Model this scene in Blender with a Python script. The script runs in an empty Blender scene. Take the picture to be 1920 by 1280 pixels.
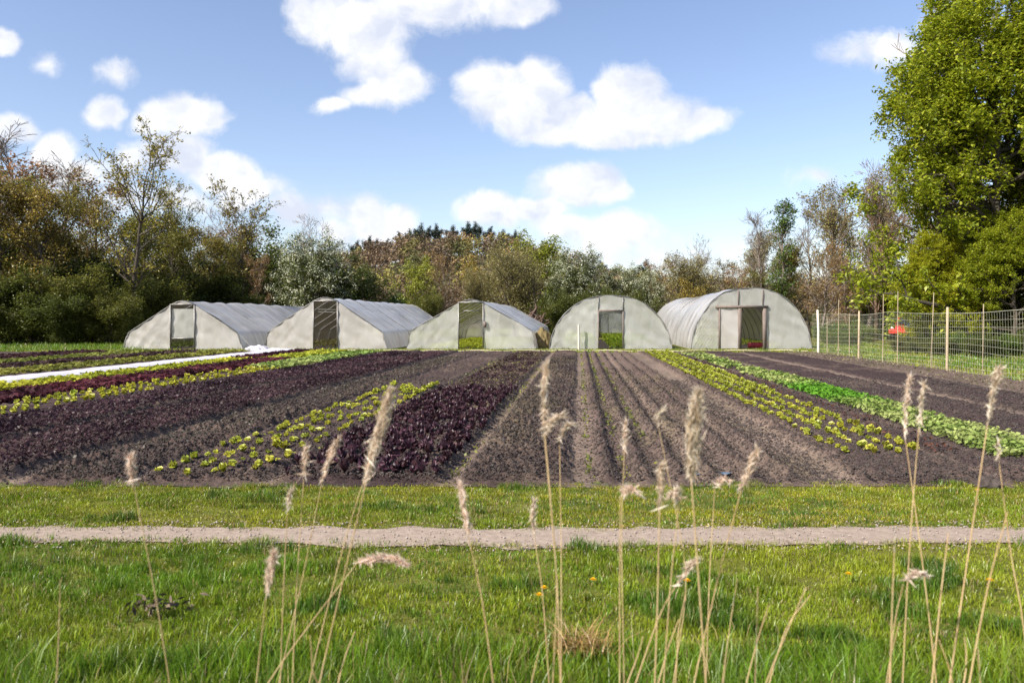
import bpy, math, random
import numpy as np
from mathutils import Vector, Euler

R = math.radians
F, HC, X0, Y0 = 1450.0, 1.6, 960.0, 597.0      # focal length in photo pixels, eye height, principal column, horizon row
SK = 0.0869                                     # the crop rows run slightly to the right of straight ahead
scene = bpy.context.scene
COL = scene.collection

def gx(px, D): return (px - X0) / F * D
def gz(py, D): return HC - (py - Y0) / F * D
def gD(py): return F * HC / (py - Y0)

# ------------------------------------------------------------------ objects
def tag(o, label=None, cat=None, group=None, kind=None):
    if label: o['label'] = label
    if cat: o['category'] = cat
    if group: o['group'] = group
    if kind: o['kind'] = kind
    return o

def empty(name, loc=(0, 0, 0), rz=0.0):
    o = bpy.data.objects.new(name, None)
    o.empty_display_size = 0.3
    o.location = loc
    o.rotation_euler = (0, 0, rz)
    COL.objects.link(o)
    return o

def mesh(name, V, faces, smooth=False, cols=None):
    V = np.asarray(V, dtype=np.float32).reshape(-1, 3)
    me = bpy.data.meshes.new(name)
    me.vertices.add(len(V))
    me.vertices.foreach_set('co', V.ravel())
    if not isinstance(faces, (list, tuple)): faces = [faces]
    faces = [np.asarray(f, dtype=np.int32) for f in faces if len(f)]
    nl = sum(f.size for f in faces)
    npoly = sum(len(f) for f in faces)
    me.loops.add(nl)
    me.loops.foreach_set('vertex_index', np.concatenate([f.ravel() for f in faces]))
    tot = np.concatenate([np.full(len(f), f.shape[1], dtype=np.int32) for f in faces])
    st = np.concatenate([[0], np.cumsum(tot)[:-1]]).astype(np.int32)
    me.polygons.add(npoly)
    me.polygons.foreach_set('loop_start', st)
    me.polygons.foreach_set('loop_total', tot)
    if smooth: me.polygons.foreach_set('use_smooth', np.ones(npoly, dtype=bool))
    if cols is not None:
        c = np.ones((len(V), 4), dtype=np.float32)
        c[:, :3] = cols
        a = me.color_attributes.new('col', 'FLOAT_COLOR', 'POINT')
        a.data.foreach_set('color', c.ravel())
    me.update(calc_edges=True)
    return me

def obj(name, me, mat=None, parent=None, loc=None):
    o = bpy.data.objects.new(name, me)
    if mat is not None and not me.materials: me.materials.append(mat)
    COL.objects.link(o)
    if parent is not None: o.parent = parent
    if loc is not None: o.location = loc
    return o

def mk(name, V, faces, mat, parent=None, smooth=False, cols=None):
    return obj(name, mesh(name, V, faces, smooth, cols), mat, parent)

def copy_tree(o, parent=None):
    c = o.copy()
    COL.objects.link(c)
    c.parent = parent
    for ch in list(o.children): copy_tree(ch, c)
    return c

class MB:
    """collects shapes into one mesh"""
    def __init__(s): s.V = []; s.F = {3: [], 4: []}; s.n = 0
    def add(s, V, *faces):
        V = np.asarray(V, float).reshape(-1, 3)
        for f in faces:
            f = np.asarray(f, int)
            if len(f): s.F[f.shape[1]].append(f + s.n)
        s.V.append(V); s.n += len(V)
        return s
    def box(s, a, b, bev=0.0):
        x0, y0, z0 = a; x1, y1, z1 = b
        V = [(x0, y0, z0), (x1, y0, z0), (x1, y1, z0), (x0, y1, z0), (x0, y0, z1), (x1, y0, z1), (x1, y1, z1), (x0, y1, z1)]
        return s.add(V, [(0, 3, 2, 1), (4, 5, 6, 7), (0, 1, 5, 4), (1, 2, 6, 5), (2, 3, 7, 6), (3, 0, 4, 7)])
    def tube(s, P, r, k=6):
        P = np.asarray(P, float)[None]
        r = np.broadcast_to(np.asarray(r, float), (1, P.shape[1]))
        V, Q = tubes(P, r, k)
        s.add(V, Q)
        n = P.shape[1]
        return s
    def build(s, name, mat, parent=None, smooth=False):
        return mk(name, np.concatenate(s.V), [np.concatenate(f) for f in s.F.values() if f], mat, parent, smooth)

def tubes(P, Rr, k=4):
    M, N, _ = P.shape
    T = np.gradient(P, axis=1)
    T /= np.linalg.norm(T, axis=2, keepdims=True) + 1e-9
    ref = np.where(np.abs(T[..., 2:3]) > 0.9, np.array([1.0, 0, 0]), np.array([0, 0, 1.0]))
    A = np.cross(T, ref); A /= np.linalg.norm(A, axis=2, keepdims=True) + 1e-9
    B = np.cross(T, A)
    th = np.arange(k) * 2 * np.pi / k
    V = P[:, :, None, :] + Rr[:, :, None, None] * (np.cos(th)[None, None, :, None] * A[:, :, None, :] + np.sin(th)[None, None, :, None] * B[:, :, None, :])
    i = np.arange(M)[:, None, None] * N * k + np.arange(N - 1)[None, :, None] * k
    j = np.arange(k)[None, None, :]; j2 = (j + 1) % k
    Q = np.stack([i + j, i + j2, i + k + j2, i + k + j], axis=-1).reshape(-1, 4)
    return V.reshape(-1, 3), Q

# ------------------------------------------------------------------ noise
def _h(ix, iy, seed):
    n = (ix.astype(np.int64) * 374761393 + iy.astype(np.int64) * 668265263 + seed * 1442695041) & 0xFFFFFFFF
    n = ((n ^ (n >> 13)) * 1274126177) & 0xFFFFFFFF
    return ((n ^ (n >> 16)) & 0xFFFFFF) / float(0xFFFFFF)
def vn(x, y, seed=0):
    x = np.asarray(x, float); y = np.asarray(y, float)
    xi = np.floor(x); yi = np.floor(y); fx = x - xi; fy = y - yi
    fx = fx * fx * (3 - 2 * fx); fy = fy * fy * (3 - 2 * fy)
    a = _h(xi, yi, seed); b = _h(xi + 1, yi, seed); c = _h(xi, yi + 1, seed); d = _h(xi + 1, yi + 1, seed)
    return (a * (1 - fx) + b * fx) * (1 - fy) + (c * (1 - fx) + d * fx) * fy
def fbm(x, y, seed=0, o=4):
    t = 0; a = 0.5; s = 0
    for k in range(o):
        t = t + a * vn(np.asarray(x) * 2 ** k, np.asarray(y) * 2 ** k, seed + k * 17); s += a; a *= 0.5
    return t / s
def sm(x, a, b):
    t = np.clip((x - a) / (b - a), 0, 1)
    return t * t * (3 - 2 * t)
def box_s(x, a, b, e): return sm(x, a - e, a + e) * (1 - sm(x, b - e, b + e))

# ------------------------------------------------------------------ materials
def newmat(name):
    m = bpy.data.materials.new(name); m.use_nodes = True
    nt = m.node_tree; nt.nodes.clear()
    return m, nt, nt.nodes.new('ShaderNodeOutputMaterial')
def N(nt, t, **kw):
    n = nt.nodes.new(t)
    for k, v in kw.items(): setattr(n, k, v)
    return n
def ramp(nt, stops, fac):
    r = N(nt, 'ShaderNodeValToRGB')
    el = r.color_ramp.elements
    while len(el) < len(stops): el.new(0.5)
    for e, (p, c) in zip(el, stops): e.position = p; e.color = (*c, 1)
    nt.links.new(fac, r.inputs[0])
    return r.outputs[0]

def leaf_mat(name, stops, transl=0.35, gloss=0.05, var=0.25):
    m, nt, out = newmat(name)
    g = N(nt, 'ShaderNodeNewGeometry'); oi = N(nt, 'ShaderNodeObjectInfo')
    c = ramp(nt, stops, g.outputs['Random Per Island'])
    hs = N(nt, 'ShaderNodeHueSaturation')
    mr = N(nt, 'ShaderNodeMapRange'); mr.inputs['To Min'].default_value = 0.5 - 0.03 * var / 0.25; mr.inputs['To Max'].default_value = 0.5 + 0.02 * var / 0.25
    mv = N(nt, 'ShaderNodeMapRange'); mv.inputs['To Min'].default_value = 1 + var; mv.inputs['To Max'].default_value = 1 - var
    nt.links.new(oi.outputs['Random'], mr.inputs['Value']); nt.links.new(oi.outputs['Random'], mv.inputs['Value'])
    nt.links.new(mr.outputs[0], hs.inputs['Hue']); nt.links.new(mv.outputs[0], hs.inputs['Value']); nt.links.new(c, hs.inputs['Color'])
    d = N(nt, 'ShaderNodeBsdfDiffuse'); t = N(nt, 'ShaderNodeBsdfTranslucent'); gl = N(nt, 'ShaderNodeBsdfGlossy')
    gl.inputs['Roughness'].default_value = 0.45
    for s in (d, t): nt.links.new(hs.outputs[0], s.inputs['Color'])
    a = N(nt, 'ShaderNodeMixShader'); a.inputs[0].default_value = transl
    nt.links.new(d.outputs[0], a.inputs[1]); nt.links.new(t.outputs[0], a.inputs[2])
    b = N(nt, 'ShaderNodeMixShader'); b.inputs[0].default_value = gloss
    nt.links.new(a.outputs[0], b.inputs[1]); nt.links.new(gl.outputs[0], b.inputs[2])
    nt.links.new(b.outputs[0], out.inputs[0])
    return m

def attr_leaf_mat(name, transl=0.3, gloss=0.015, jitter=0.3):
    m, nt, out = newmat(name)
    at = N(nt, 'ShaderNodeVertexColor', layer_name='col')
    g = N(nt, 'ShaderNodeNewGeometry')
    hs = N(nt, 'ShaderNodeHueSaturation')
    mv = N(nt, 'ShaderNodeMapRange'); mv.inputs['To Min'].default_value = 1 - jitter; mv.inputs['To Max'].default_value = 1 + jitter
    nt.links.new(g.outputs['Random Per Island'], mv.inputs['Value']); nt.links.new(mv.outputs[0], hs.inputs['Value'])
    nt.links.new(at.outputs[0], hs.inputs['Color'])
    d = N(nt, 'ShaderNodeBsdfDiffuse'); t = N(nt, 'ShaderNodeBsdfTranslucent'); gl = N(nt, 'ShaderNodeBsdfGlossy')
    gl.inputs['Roughness'].default_value = 0.4
    for s in (d, t): nt.links.new(hs.outputs[0], s.inputs['Color'])
    a = N(nt, 'ShaderNodeMixShader'); a.inputs[0].default_value = transl
    nt.links.new(d.outputs[0], a.inputs[1]); nt.links.new(t.outputs[0], a.inputs[2])
    b = N(nt, 'ShaderNodeMixShader'); b.inputs[0].default_value = gloss
    nt.links.new(a.outputs[0], b.inputs[1]); nt.links.new(gl.outputs[0], b.inputs[2])
    nt.links.new(b.outputs[0], out.inputs[0])
    return m

def solid(name, c1, c2=None, scale=8.0, rough=0.8, metal=0.0, bump=0.0, attr=False, coat=0.0, spec=0.3):
    m, nt, out = newmat(name)
    p = N(nt, 'ShaderNodeBsdfPrincipled')
    p.inputs['Roughness'].default_value = rough; p.inputs['Metallic'].default_value = metal
    p.inputs['Specular IOR Level'].default_value = spec
    p.inputs['Coat Weight'].default_value = coat
    tc = N(nt, 'ShaderNodeTexCoord'); no = N(nt, 'ShaderNodeTexNoise')
    no.inputs['Scale'].default_value = scale; no.inputs['Detail'].default_value = 6; no.inputs['Roughness'].default_value = 0.65
    nt.links.new(tc.outputs['Object'], no.inputs['Vector'])
    if attr:
        at = N(nt, 'ShaderNodeVertexColor', layer_name='col')
        mx = N(nt, 'ShaderNodeMix', data_type='RGBA', blend_type='MULTIPLY'); mx.inputs[0].default_value = 1
        c = ramp(nt, [(0.28, (0.42,) * 3), (0.72, (1.55,) * 3)], no.outputs['Fac'])
        nt.links.new(at.outputs[0], mx.inputs[6]); nt.links.new(c, mx.inputs[7])
        nt.links.new(mx.outputs[2], p.inputs['Base Color'])
    else:
        c = ramp(nt, [(0.3, c1), (0.7, c2 or c1)], no.outputs['Fac'])
        nt.links.new(c, p.inputs['Base Color'])
    if bump:
        b = N(nt, 'ShaderNodeBump'); b.inputs['Strength'].default_value = bump; b.inputs['Distance'].default_value = 0.02
        nt.links.new(no.outputs['Fac'], b.inputs['Height']); nt.links.new(b.outputs[0], p.inputs['Normal'])
    nt.links.new(p.outputs[0], out.inputs[0])
    return m

def film_mat(name, clear, tint, dirt=(0.70, 0.65, 0.54), sc=(0.35, 5.0, 0.35), tl=0.62, amp=1.0):
    m, nt, out = newmat(name)
    tc = N(nt, 'ShaderNodeTexCoord')
    mp = N(nt, 'ShaderNodeMapping'); mp.inputs['Scale'].default_value = sc
    nt.links.new(tc.outputs['Object'], mp.inputs[0])
    no = N(nt, 'ShaderNodeTexNoise'); no.inputs['Scale'].default_value = 0.6; no.inputs['Detail'].default_value = 2; no.inputs['Roughness'].default_value = .6
    nt.links.new(tc.outputs['Object'], no.inputs['Vector'])
    n2 = N(nt, 'ShaderNodeTexNoise'); n2.inputs['Scale'].default_value = 1.0; n2.inputs['Detail'].default_value = 3; n2.inputs['Distortion'].default_value = 0.8
    nt.links.new(mp.outputs[0], n2.inputs['Vector'])
    sm_ = N(nt, 'ShaderNodeMath', operation='MULTIPLY_ADD'); sm_.inputs[1].default_value = .45; 
    nt.links.new(no.outputs['Fac'], sm_.inputs[0]); 
    hl = N(nt, 'ShaderNodeMath', operation='MULTIPLY'); hl.inputs[1].default_value = .55
    nt.links.new(n2.outputs['Fac'], hl.inputs[0]); nt.links.new(hl.outputs[0], sm_.inputs[2])
    c = ramp(nt, [(0.36, dirt), (0.58, tint)], sm_.outputs[0])
    cl = N(nt, 'ShaderNodeMapRange'); cl.inputs['From Min'].default_value = .34; cl.inputs['From Max'].default_value = .64
    cl.inputs['To Min'].default_value = clear * (1 + .75 * amp); cl.inputs['To Max'].default_value = clear * (1 - .6 * amp)
    nt.links.new(sm_.outputs[0], cl.inputs['Value'])
    b = N(nt, 'ShaderNodeBump'); b.inputs['Strength'].default_value = 0.35; b.inputs['Distance'].default_value = 0.04
    nt.links.new(n2.outputs['Fac'], b.inputs['Height'])
    d = N(nt, 'ShaderNodeBsdfDiffuse'); t = N(nt, 'ShaderNodeBsdfTranslucent'); g = N(nt, 'ShaderNodeBsdfGlossy'); tr = N(nt, 'ShaderNodeBsdfTransparent')
    g.inputs['Roughness'].default_value = 0.32
    for q in (d, t): nt.links.new(c, q.inputs['Color'])
    for q in (d, g): nt.links.new(b.outputs[0], q.inputs['Normal'])
    a = N(nt, 'ShaderNodeMixShader'); a.inputs[0].default_value = tl
    nt.links.new(d.outputs[0], a.inputs[1]); nt.links.new(t.outputs[0], a.inputs[2])
    fr = N(nt, 'ShaderNodeFresnel'); fr.inputs[0].default_value = 1.22; nt.links.new(b.outputs[0], fr.inputs['Normal'])
    x = N(nt, 'ShaderNodeMixShader'); nt.links.new(cl.outputs[0], x.inputs[0])
    nt.links.new(a.outputs[0], x.inputs[1]); nt.links.new(tr.outputs[0], x.inputs[2])
    y = N(nt, 'ShaderNodeMixShader'); nt.links.new(fr.outputs[0], y.inputs[0])
    nt.links.new(x.outputs[0], y.inputs[1]); nt.links.new(g.outputs[0], y.inputs[2])
    nt.links.new(y.outputs[0], out.inputs[0])
    return m

M = {}
M['soil'] = solid('soil', None, attr=True, scale=35, rough=0.95, bump=0.6, spec=0.15)
M['clod'] = solid('clod', (0.026, 0.020, 0.019), (0.105, 0.086, 0.076), scale=9, rough=0.95, bump=0.5, spec=0.15)
M['turf'] = solid('turf', (0.06, 0.07, 0.014), (0.15, 0.15, 0.03), scale=2.6, rough=0.95, bump=0.5, spec=0.1)
M['path'] = solid('path', (0.235, 0.183, 0.143), (0.36, 0.29, 0.232), scale=14, rough=0.95, bump=0.6, spec=0.15)
M['pebble'] = solid('pebble', (0.20, 0.155, 0.13), (0.44, 0.38, 0.34), scale=25, rough=0.9)
M['bark'] = solid('bark', (0.035, 0.028, 0.022), (0.10, 0.085, 0.065), scale=9, rough=0.95, bump=0.7)
M['bark_grey'] = solid('bark_grey', (0.13, 0.105, 0.085), (0.26, 0.215, 0.18), scale=6, rough=0.95, bump=0.6)
M['bark_red'] = solid('bark_red', (0.10, 0.065, 0.05), (0.20, 0.135, 0.105), scale=6, rough=0.95, bump=0.6)
M['twig_brown'] = solid('twig_brown', (0.13, 0.085, 0.055), (0.23, 0.155, 0.10), scale=2, rough=0.9)
M['wood'] = solid('wood', (0.30, 0.24, 0.15), (0.44, 0.36, 0.25), scale=12, rough=0.85, bump=0.4)
M['wood_white'] = solid('wood_white', (0.48, 0.44, 0.37), (0.64, 0.60, 0.52), scale=10, rough=0.8, bump=0.3)
M['wood_dark'] = solid('wood_dark', (0.12, 0.095, 0.08), (0.22, 0.18, 0.155), scale=10, rough=0.85, bump=0.4)
M['steel'] = solid('steel', (0.16, 0.155, 0.15), (0.30, 0.29, 0.27), scale=8, rough=0.5, metal=0.6)
M['wire'] = solid('wire', (0.42, 0.43, 0.32), (0.52, 0.52, 0.40), scale=8, rough=0.6)
M['film'] = film_mat('film', 0.22, (0.98, 0.96, 0.93), dirt=(.86, .81, .74), sc=(.5, 2.4, .5), tl=.56, amp=.8)
M['film_end'] = film_mat('film_end', 0.40, (0.96, 0.93, 0.87), dirt=(.90, .86, .78), sc=(1.6, 2, .9), tl=.42, amp=.22)
M['film_clear'] = film_mat('film_clear', 0.50, (0.96, 0.96, 0.90), dirt=(0.88, 0.90, 0.80), sc=(1.6, 2, .9), tl=.42, amp=.22)
M['film_dark'] = film_mat('film_dark', 0.45, (0.34, 0.36, 0.33), dirt=(0.22, 0.24, 0.20), sc=(3, 2, 1.5))
M['fleece'] = solid('fleece', (0.42, 0.41, 0.45), (0.52, 0.51, 0.55), scale=3, rough=0.85, bump=0.3)
M['straw'] = solid('straw', (0.40, 0.31, 0.16), (0.62, 0.50, 0.30), scale=20, rough=0.8)
M['plume'] = leaf_mat('plume', [(0, (0.50, 0.36, 0.24)), (0.5, (0.68, 0.55, 0.42)), (1, (0.82, 0.74, 0.62))], 0.4, 0.03, 0.12)
M['reed'] = solid('reed', (0.34, 0.22, 0.10), (0.62, 0.47, 0.26), scale=4.0, rough=0.6)
M['grass'] = attr_leaf_mat('grass', 0.38, 0.035, 0.35)
M['crop'] = attr_leaf_mat('crop', 0.30, 0.012, 0.3)
M['lettuce'] = leaf_mat('lettuce', [(0, (0.30, 0.34, 0.030)), (0.6, (0.43, 0.45, 0.045)), (1, (0.55, 0.53, 0.09))], 0.35, 0.04, 0.14)
M['lettuce_red'] = leaf_mat('lettuce_red', [(0, (0.030, 0.015, 0.021)), (0.6, (0.066, 0.029, 0.040)), (1, (0.135, 0.066, 0.078))], 0.25, 0.03, 0.25)
M['water'] = solid('water', (0.02, 0.025, 0.03), (0.03, 0.035, 0.04), rough=0.03, spec=0.6)
M['compost'] = solid('compost', (0.10, 0.075, 0.03), (0.24, 0.19, 0.09), scale=9, rough=0.95, bump=1.0)
M['red_paint'] = solid('red_paint', (0.50, 0.035, 0.028), (0.54, 0.04, 0.03), rough=0.3, coat=0.6)
M['dark_paint'] = solid('dark_paint', (0.020, 0.025, 0.045), (0.024, 0.03, 0.052), rough=0.3, coat=0.6)
M['black_paint'] = solid('black_paint', (0.012, 0.013, 0.016), (0.016, 0.017, 0.02), rough=0.3, coat=0.6)
M['glass_dark'] = solid('glass_dark', (0.02, 0.025, 0.03), (0.03, 0.035, 0.04), rough=0.06, spec=0.7)
M['rubber'] = solid('rubber', (0.012, 0.012, 0.012), (0.02, 0.02, 0.02), rough=0.8)
M['lamp_lens'] = solid('lamp_lens', (0.75, 0.75, 0.72), (0.8, 0.8, 0.78), rough=0.15)
M['tail_lens'] = solid('tail_lens', (0.45, 0.03, 0.02), (0.5, 0.04, 0.02), rough=0.2)
M['sign_blue'] = solid('sign_blue', (0.10, 0.17, 0.42), (0.13, 0.20, 0.48), rough=0.4)
M['rust'] = solid('rust', (0.20, 0.07, 0.045), (0.28, 0.11, 0.07), scale=10, rough=0.8)
M['crate_red'] = solid('crate_red', (0.26, 0.025, 0.035), (0.30, 0.03, 0.04), rough=0.6)
M['petal'] = leaf_mat('petal', [(0, (0.75, 0.45, 0.01)), (1, (0.85, 0.58, 0.02))], 0.3, 0.02, 0.1)
M['dead_leaf'] = solid('dead_leaf', (0.05, 0.04, 0.03), (0.20, 0.15, 0.10), scale=25, rough=0.9)
M['hose'] = solid('hose', (0.36, 0.32, 0.20), (0.46, 0.41, 0.27), scale=5, rough=0.8)
# foliage
M['lf_olive'] = leaf_mat('lf_olive', [(0, (0.105, 0.10, 0.017)), (0.5, (0.20, 0.18, 0.030)), (1, (0.32, 0.285, 0.05))], 0.42, 0.04)
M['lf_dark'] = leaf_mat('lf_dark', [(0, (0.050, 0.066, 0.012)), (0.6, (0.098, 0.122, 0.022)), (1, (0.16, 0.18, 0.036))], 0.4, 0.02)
M['lf_brown'] = leaf_mat('lf_brown', [(0, (0.15, 0.095, 0.035)), (0.5, (0.245, 0.16, 0.058)), (1, (0.33, 0.24, 0.09))], 0.3, 0.03)
M['lf_yellow'] = leaf_mat('lf_yellow', [(0, (0.16, 0.15, 0.02)), (0.5, (0.27, 0.24, 0.03)), (1, (0.40, 0.34, 0.055))], 0.35, 0.04)
M['lf_lime'] = leaf_mat('lf_lime', [(0, (0.12, 0.15, 0.016)), (0.5, (0.22, 0.26, 0.024)), (1, (0.34, 0.37, 0.05))], 0.4, 0.03, 0.1)
M['lf_maple'] = leaf_mat('lf_maple', [(0, (0.17, 0.225, 0.012)), (0.5, (0.33, 0.37, 0.018)), (1, (0.50, 0.50, 0.035))], 0.5, 0.05, 0.1)
M['lf_willow'] = leaf_mat('lf_willow', [(0, (0.15, 0.14, 0.042)), (0.5, (0.24, 0.215, 0.066)), (1, (0.35, 0.31, 0.11))], 0.35, 0.04, 0.15)
M['lf_pine'] = leaf_mat('lf_pine', [(0, (0.014, 0.026, 0.018)), (0.6, (0.03, 0.05, 0.034)), (1, (0.055, 0.08, 0.055))], 0.15, 0.05)
M['lf_fresh'] = leaf_mat('lf_fresh', [(0, (0.06, 0.11, 0.012)), (0.5, (0.11, 0.18, 0.02)), (1, (0.18, 0.26, 0.035))], 0.35, 0.04)
M['blossom'] = leaf_mat('blossom', [(0, (0.36, 0.41, 0.22)), (0.5, (0.56, 0.58, 0.40)), (1, (0.74, 0.74, 0.60))], 0.3, 0.02, 0.08)
M['wood_mass'] = attr_leaf_mat('wood_mass', 0.2, 0.0, 0.4)

# ------------------------------------------------------------------ foliage helpers
def rnd_dirs(rng, n):
    v = rng.normal(size=(n, 3)); return v / np.linalg.norm(v, axis=1, keepdims=True)
def leaf_quads(rng, C, size, upb=0.4, aspect=0.55, droop=0.0):
    n = len(C)
    nor = rnd_dirs(rng, n); nor[:, 2] = np.abs(nor[:, 2]) + upb
    nor /= np.linalg.norm(nor, axis=1, keepdims=True)
    a = np.cross(nor, rnd_dirs(rng, n)); a /= np.linalg.norm(a, axis=1, keepdims=True) + 1e-9
    b = np.cross(nor, a)
    s = (size * rng.uniform(0.6, 1.25, n))[:, None]
    tip = C + a * s; base = C - a * s
    if droop: tip[:, 2] -= droop * s[:, 0]
    mid = C + nor * s * 0.12
    V = np.stack([base, mid + b * s * aspect, tip, mid - b * s * aspect], 1).reshape(-1, 3)
    Q = np.arange(n * 4).reshape(-1, 4)
    return V, Q

def grow(rng, P, Rr, k, t0, t1, ang, L, n, up=0.0, wob=0.15, rr=0.6):
    Mn, Nn, _ = P.shape
    t = np.sort(rng.uniform(t0, t1, (Mn, k)), axis=1)
    f = t * (Nn - 1); i = np.minimum(f.astype(int), Nn - 2); f = (f - i)[..., None]
    m = np.arange(Mn)[:, None]
    p = P[m, i] * (1 - f) + P[m, i + 1] * f
    T = P[m, i + 1] - P[m, i]; T /= np.linalg.norm(T, axis=2, keepdims=True) + 1e-9
    pr = Rr[m, i]
    p = p.reshape(-1, 3); T = T.reshape(-1, 3); pr = pr.reshape(-1); tt = t.reshape(-1)
    n2 = len(p)
    q = np.cross(T, rnd_dirs(rng, n2)); q /= np.linalg.norm(q, axis=1, keepdims=True) + 1e-9
    a = (ang * rng.uniform(0.75, 1.25, n2))[:, None]
    d = T * np.cos(a) + q * np.sin(a)
    Ln = L(p, tt) if callable(L) else L * (1 - 0.45 * tt)
    Ln = Ln * rng.uniform(0.7, 1.2, n2)
    out = [p]
    for j in range(1, n):
        d = d + wob * rng.normal(size=d.shape); d[:, 2] += up
        d /= np.linalg.norm(d, axis=1, keepdims=True)
        out.append(out[-1] + d * (Ln / (n - 1))[:, None])
    P2 = np.stack(out, 1)
    R2 = np.minimum(pr * rr, 0.03 * Ln + 0.004)[:, None] * np.linspace(1, 0.3, n)[None]
    return P2, R2, tt

PROTO = {}
def make_tree(kind, name, seed, H, r0, cb, spread, n1, n2, n3, leafn, lsize, leafmat, bark, ang1=1.1, up1=0.05, shape='round',
              stems=1, lean=0.05, jit=0.12, twig_r=0.010, blossom=0, wob=0.12, upb=0.4, droop=0.0, up2=0.04):
    rng = np.random.default_rng(seed)
    n = 9
    z = np.linspace(0, 1, n)
    P = np.zeros((stems, n, 3)); Rr = np.zeros((stems, n))
    for s in range(stems):
        if stems == 1: d = rng.normal(size=2) * lean; b = np.zeros(2); hh = H * 0.93
        else:
            th = 2 * np.pi * s / stems + rng.uniform(0, 1); d = np.array([math.cos(th), math.sin(th)]) * rng.uniform(0.15, 0.42) * spread / H * 1.6
            b = d * 0.3; hh = H * rng.uniform(0.65, 0.95)
        w = np.cumsum(rng.normal(size=(n, 2)) * 0.012 * H, axis=0); w -= w[0]
        P[s, :, 0] = b[0] + d[0] * hh * z + w[:, 0]; P[s, :, 1] = b[1] + d[1] * hh * z + w[:, 1]; P[s, :, 2] = hh * z
        Rr[s] = r0 * (1 - z) ** 0.8 + 0.012
        Rr[s, 0] *= 1.25
    P[:, 0, 2] = -0.15
    def Lf(p, tt):
        u = np.clip((p[:, 2] / H - cb) / (1 - cb), 0, 1)
        if shape == 'round': g = np.sqrt(np.clip(1 - ((u - 0.4) / 0.68) ** 2, 0.05, 1))
        elif shape == 'cone': g = 1.0 - 0.72 * u
        elif shape == 'column': g = 0.75 + 0.4 * np.sin(np.pi * np.clip(u, 0, 1)) - 0.4 * u
        elif shape == 'vase': g = 0.55 + 0.5 * u - 0.55 * np.clip(u - 0.75, 0, 1) * 2
        elif shape == 'flat': g = 0.35 + 0.9 * u * (1 - 0.35 * u)
        else: g = 1.0
        return spread * g
    P1, R1, _ = grow(rng, P, Rr, n1, cb, 0.99, ang1, Lf, 6, up1, wob, 0.55)
    P2, R2, _ = grow(rng, P1, R1, n2, 0.2, 1.0, 0.75, lambda p, t: 0.40 * spread * (1 - 0.5 * t) + 0.1, 4, up2, wob * 1.2, 0.6)
    tw = [(P, Rr, 8), (P1, R1, 5), (P2, np.maximum(R2, twig_r), 3)]
    last = P2
    if n3:
        P3, R3, _ = grow(rng, P2, R2, n3, 0.15, 1.0, 0.7, lambda p, t: 0.17 * spread * (1 - 0.4 * t) + 0.08, 3, up2, wob * 1.3, 0.7)
        tw.append((P3, np.maximum(R3, twig_r * 0.75), 3)); last = P3
    Vs, Qs, o = [], [], 0
    for p, r, k in tw:
        V, Q = tubes(p, r, k); Vs.append(V); Qs.append(Q + o); o += len(V)
    root = empty(name, (0, -500, 0))
    mk('trunk', np.concatenate(Vs), [np.concatenate(Qs)], bark, root, smooth=True)
    if leafn:
        Mn, Nn, _ = last.shape
        m = rng.integers(0, Mn, leafn * Mn) if leafn >= 1 else rng.integers(0, Mn, int(leafn * Mn))
        t = rng.uniform(0.25, 1, len(m)) * (Nn - 1); i = np.minimum(t.astype(int), Nn - 2); f = (t - i)[:, None]
        C = last[m, i] * (1 - f) + last[m, i + 1] * f + rng.normal(size=(len(m), 3)) * jit
        C = C[C[:, 2] > 0.05]
        V, Q = leaf_quads(rng, C, lsize, upb, 0.55, droop)
        mk('crown', V, [Q], leafmat, root)
        if blossom:
            P2b = last[:, -1] + rng.normal(size=(Mn, 3)) * jit
            c = P2b[P2b[:, 2] > 0.5]; cen = np.array([0, 0, H * 0.45])
            rad = np.linalg.norm((c - cen) / np.array([spread, spread, H * 0.55]), axis=1)
            c = c[(rad + rng.normal(size=len(c)) * 0.12) > 0.62]
            c = c[rng.random(len(c)) < 0.75]
            c = np.repeat(c, blossom, axis=0) + rng.normal(size=(len(c) * blossom, 3)) * 0.14
            V, Q = leaf_quads(rng, c, 0.062, 0.6, 0.8)
            mk('blossom', V, [Q], M['blossom'], root)
    zs_ = np.array([v.co.z for c_ in root.children for v in c_.data.vertices])
    PROTO[kind] = [root, float(np.percentile(zs_, 99.7)), True]
    return root

def plant(kind, px, top, D, w, label, cat, group=None, H=None, rz=None, name=None, zb=0.0, X=None):
    root, h0, fresh = PROTO[kind]
    if fresh: o = root; PROTO[kind][2] = False
    else: o = copy_tree(root)
    if 'group' in o: del o['group']
    if name: o.name = name
    x = gx(px, D) if X is None else X
    h = H if H else gz(top, D) - zb
    s = h / h0
    o.location = (x, D, zb)
    o.scale = (s * w, s * w, s)
    o.rotation_euler = (0, 0, random.uniform(0, 6.28) if rz is None else rz)
    return tag(o, label, cat, group)

random.seed(7)
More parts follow.
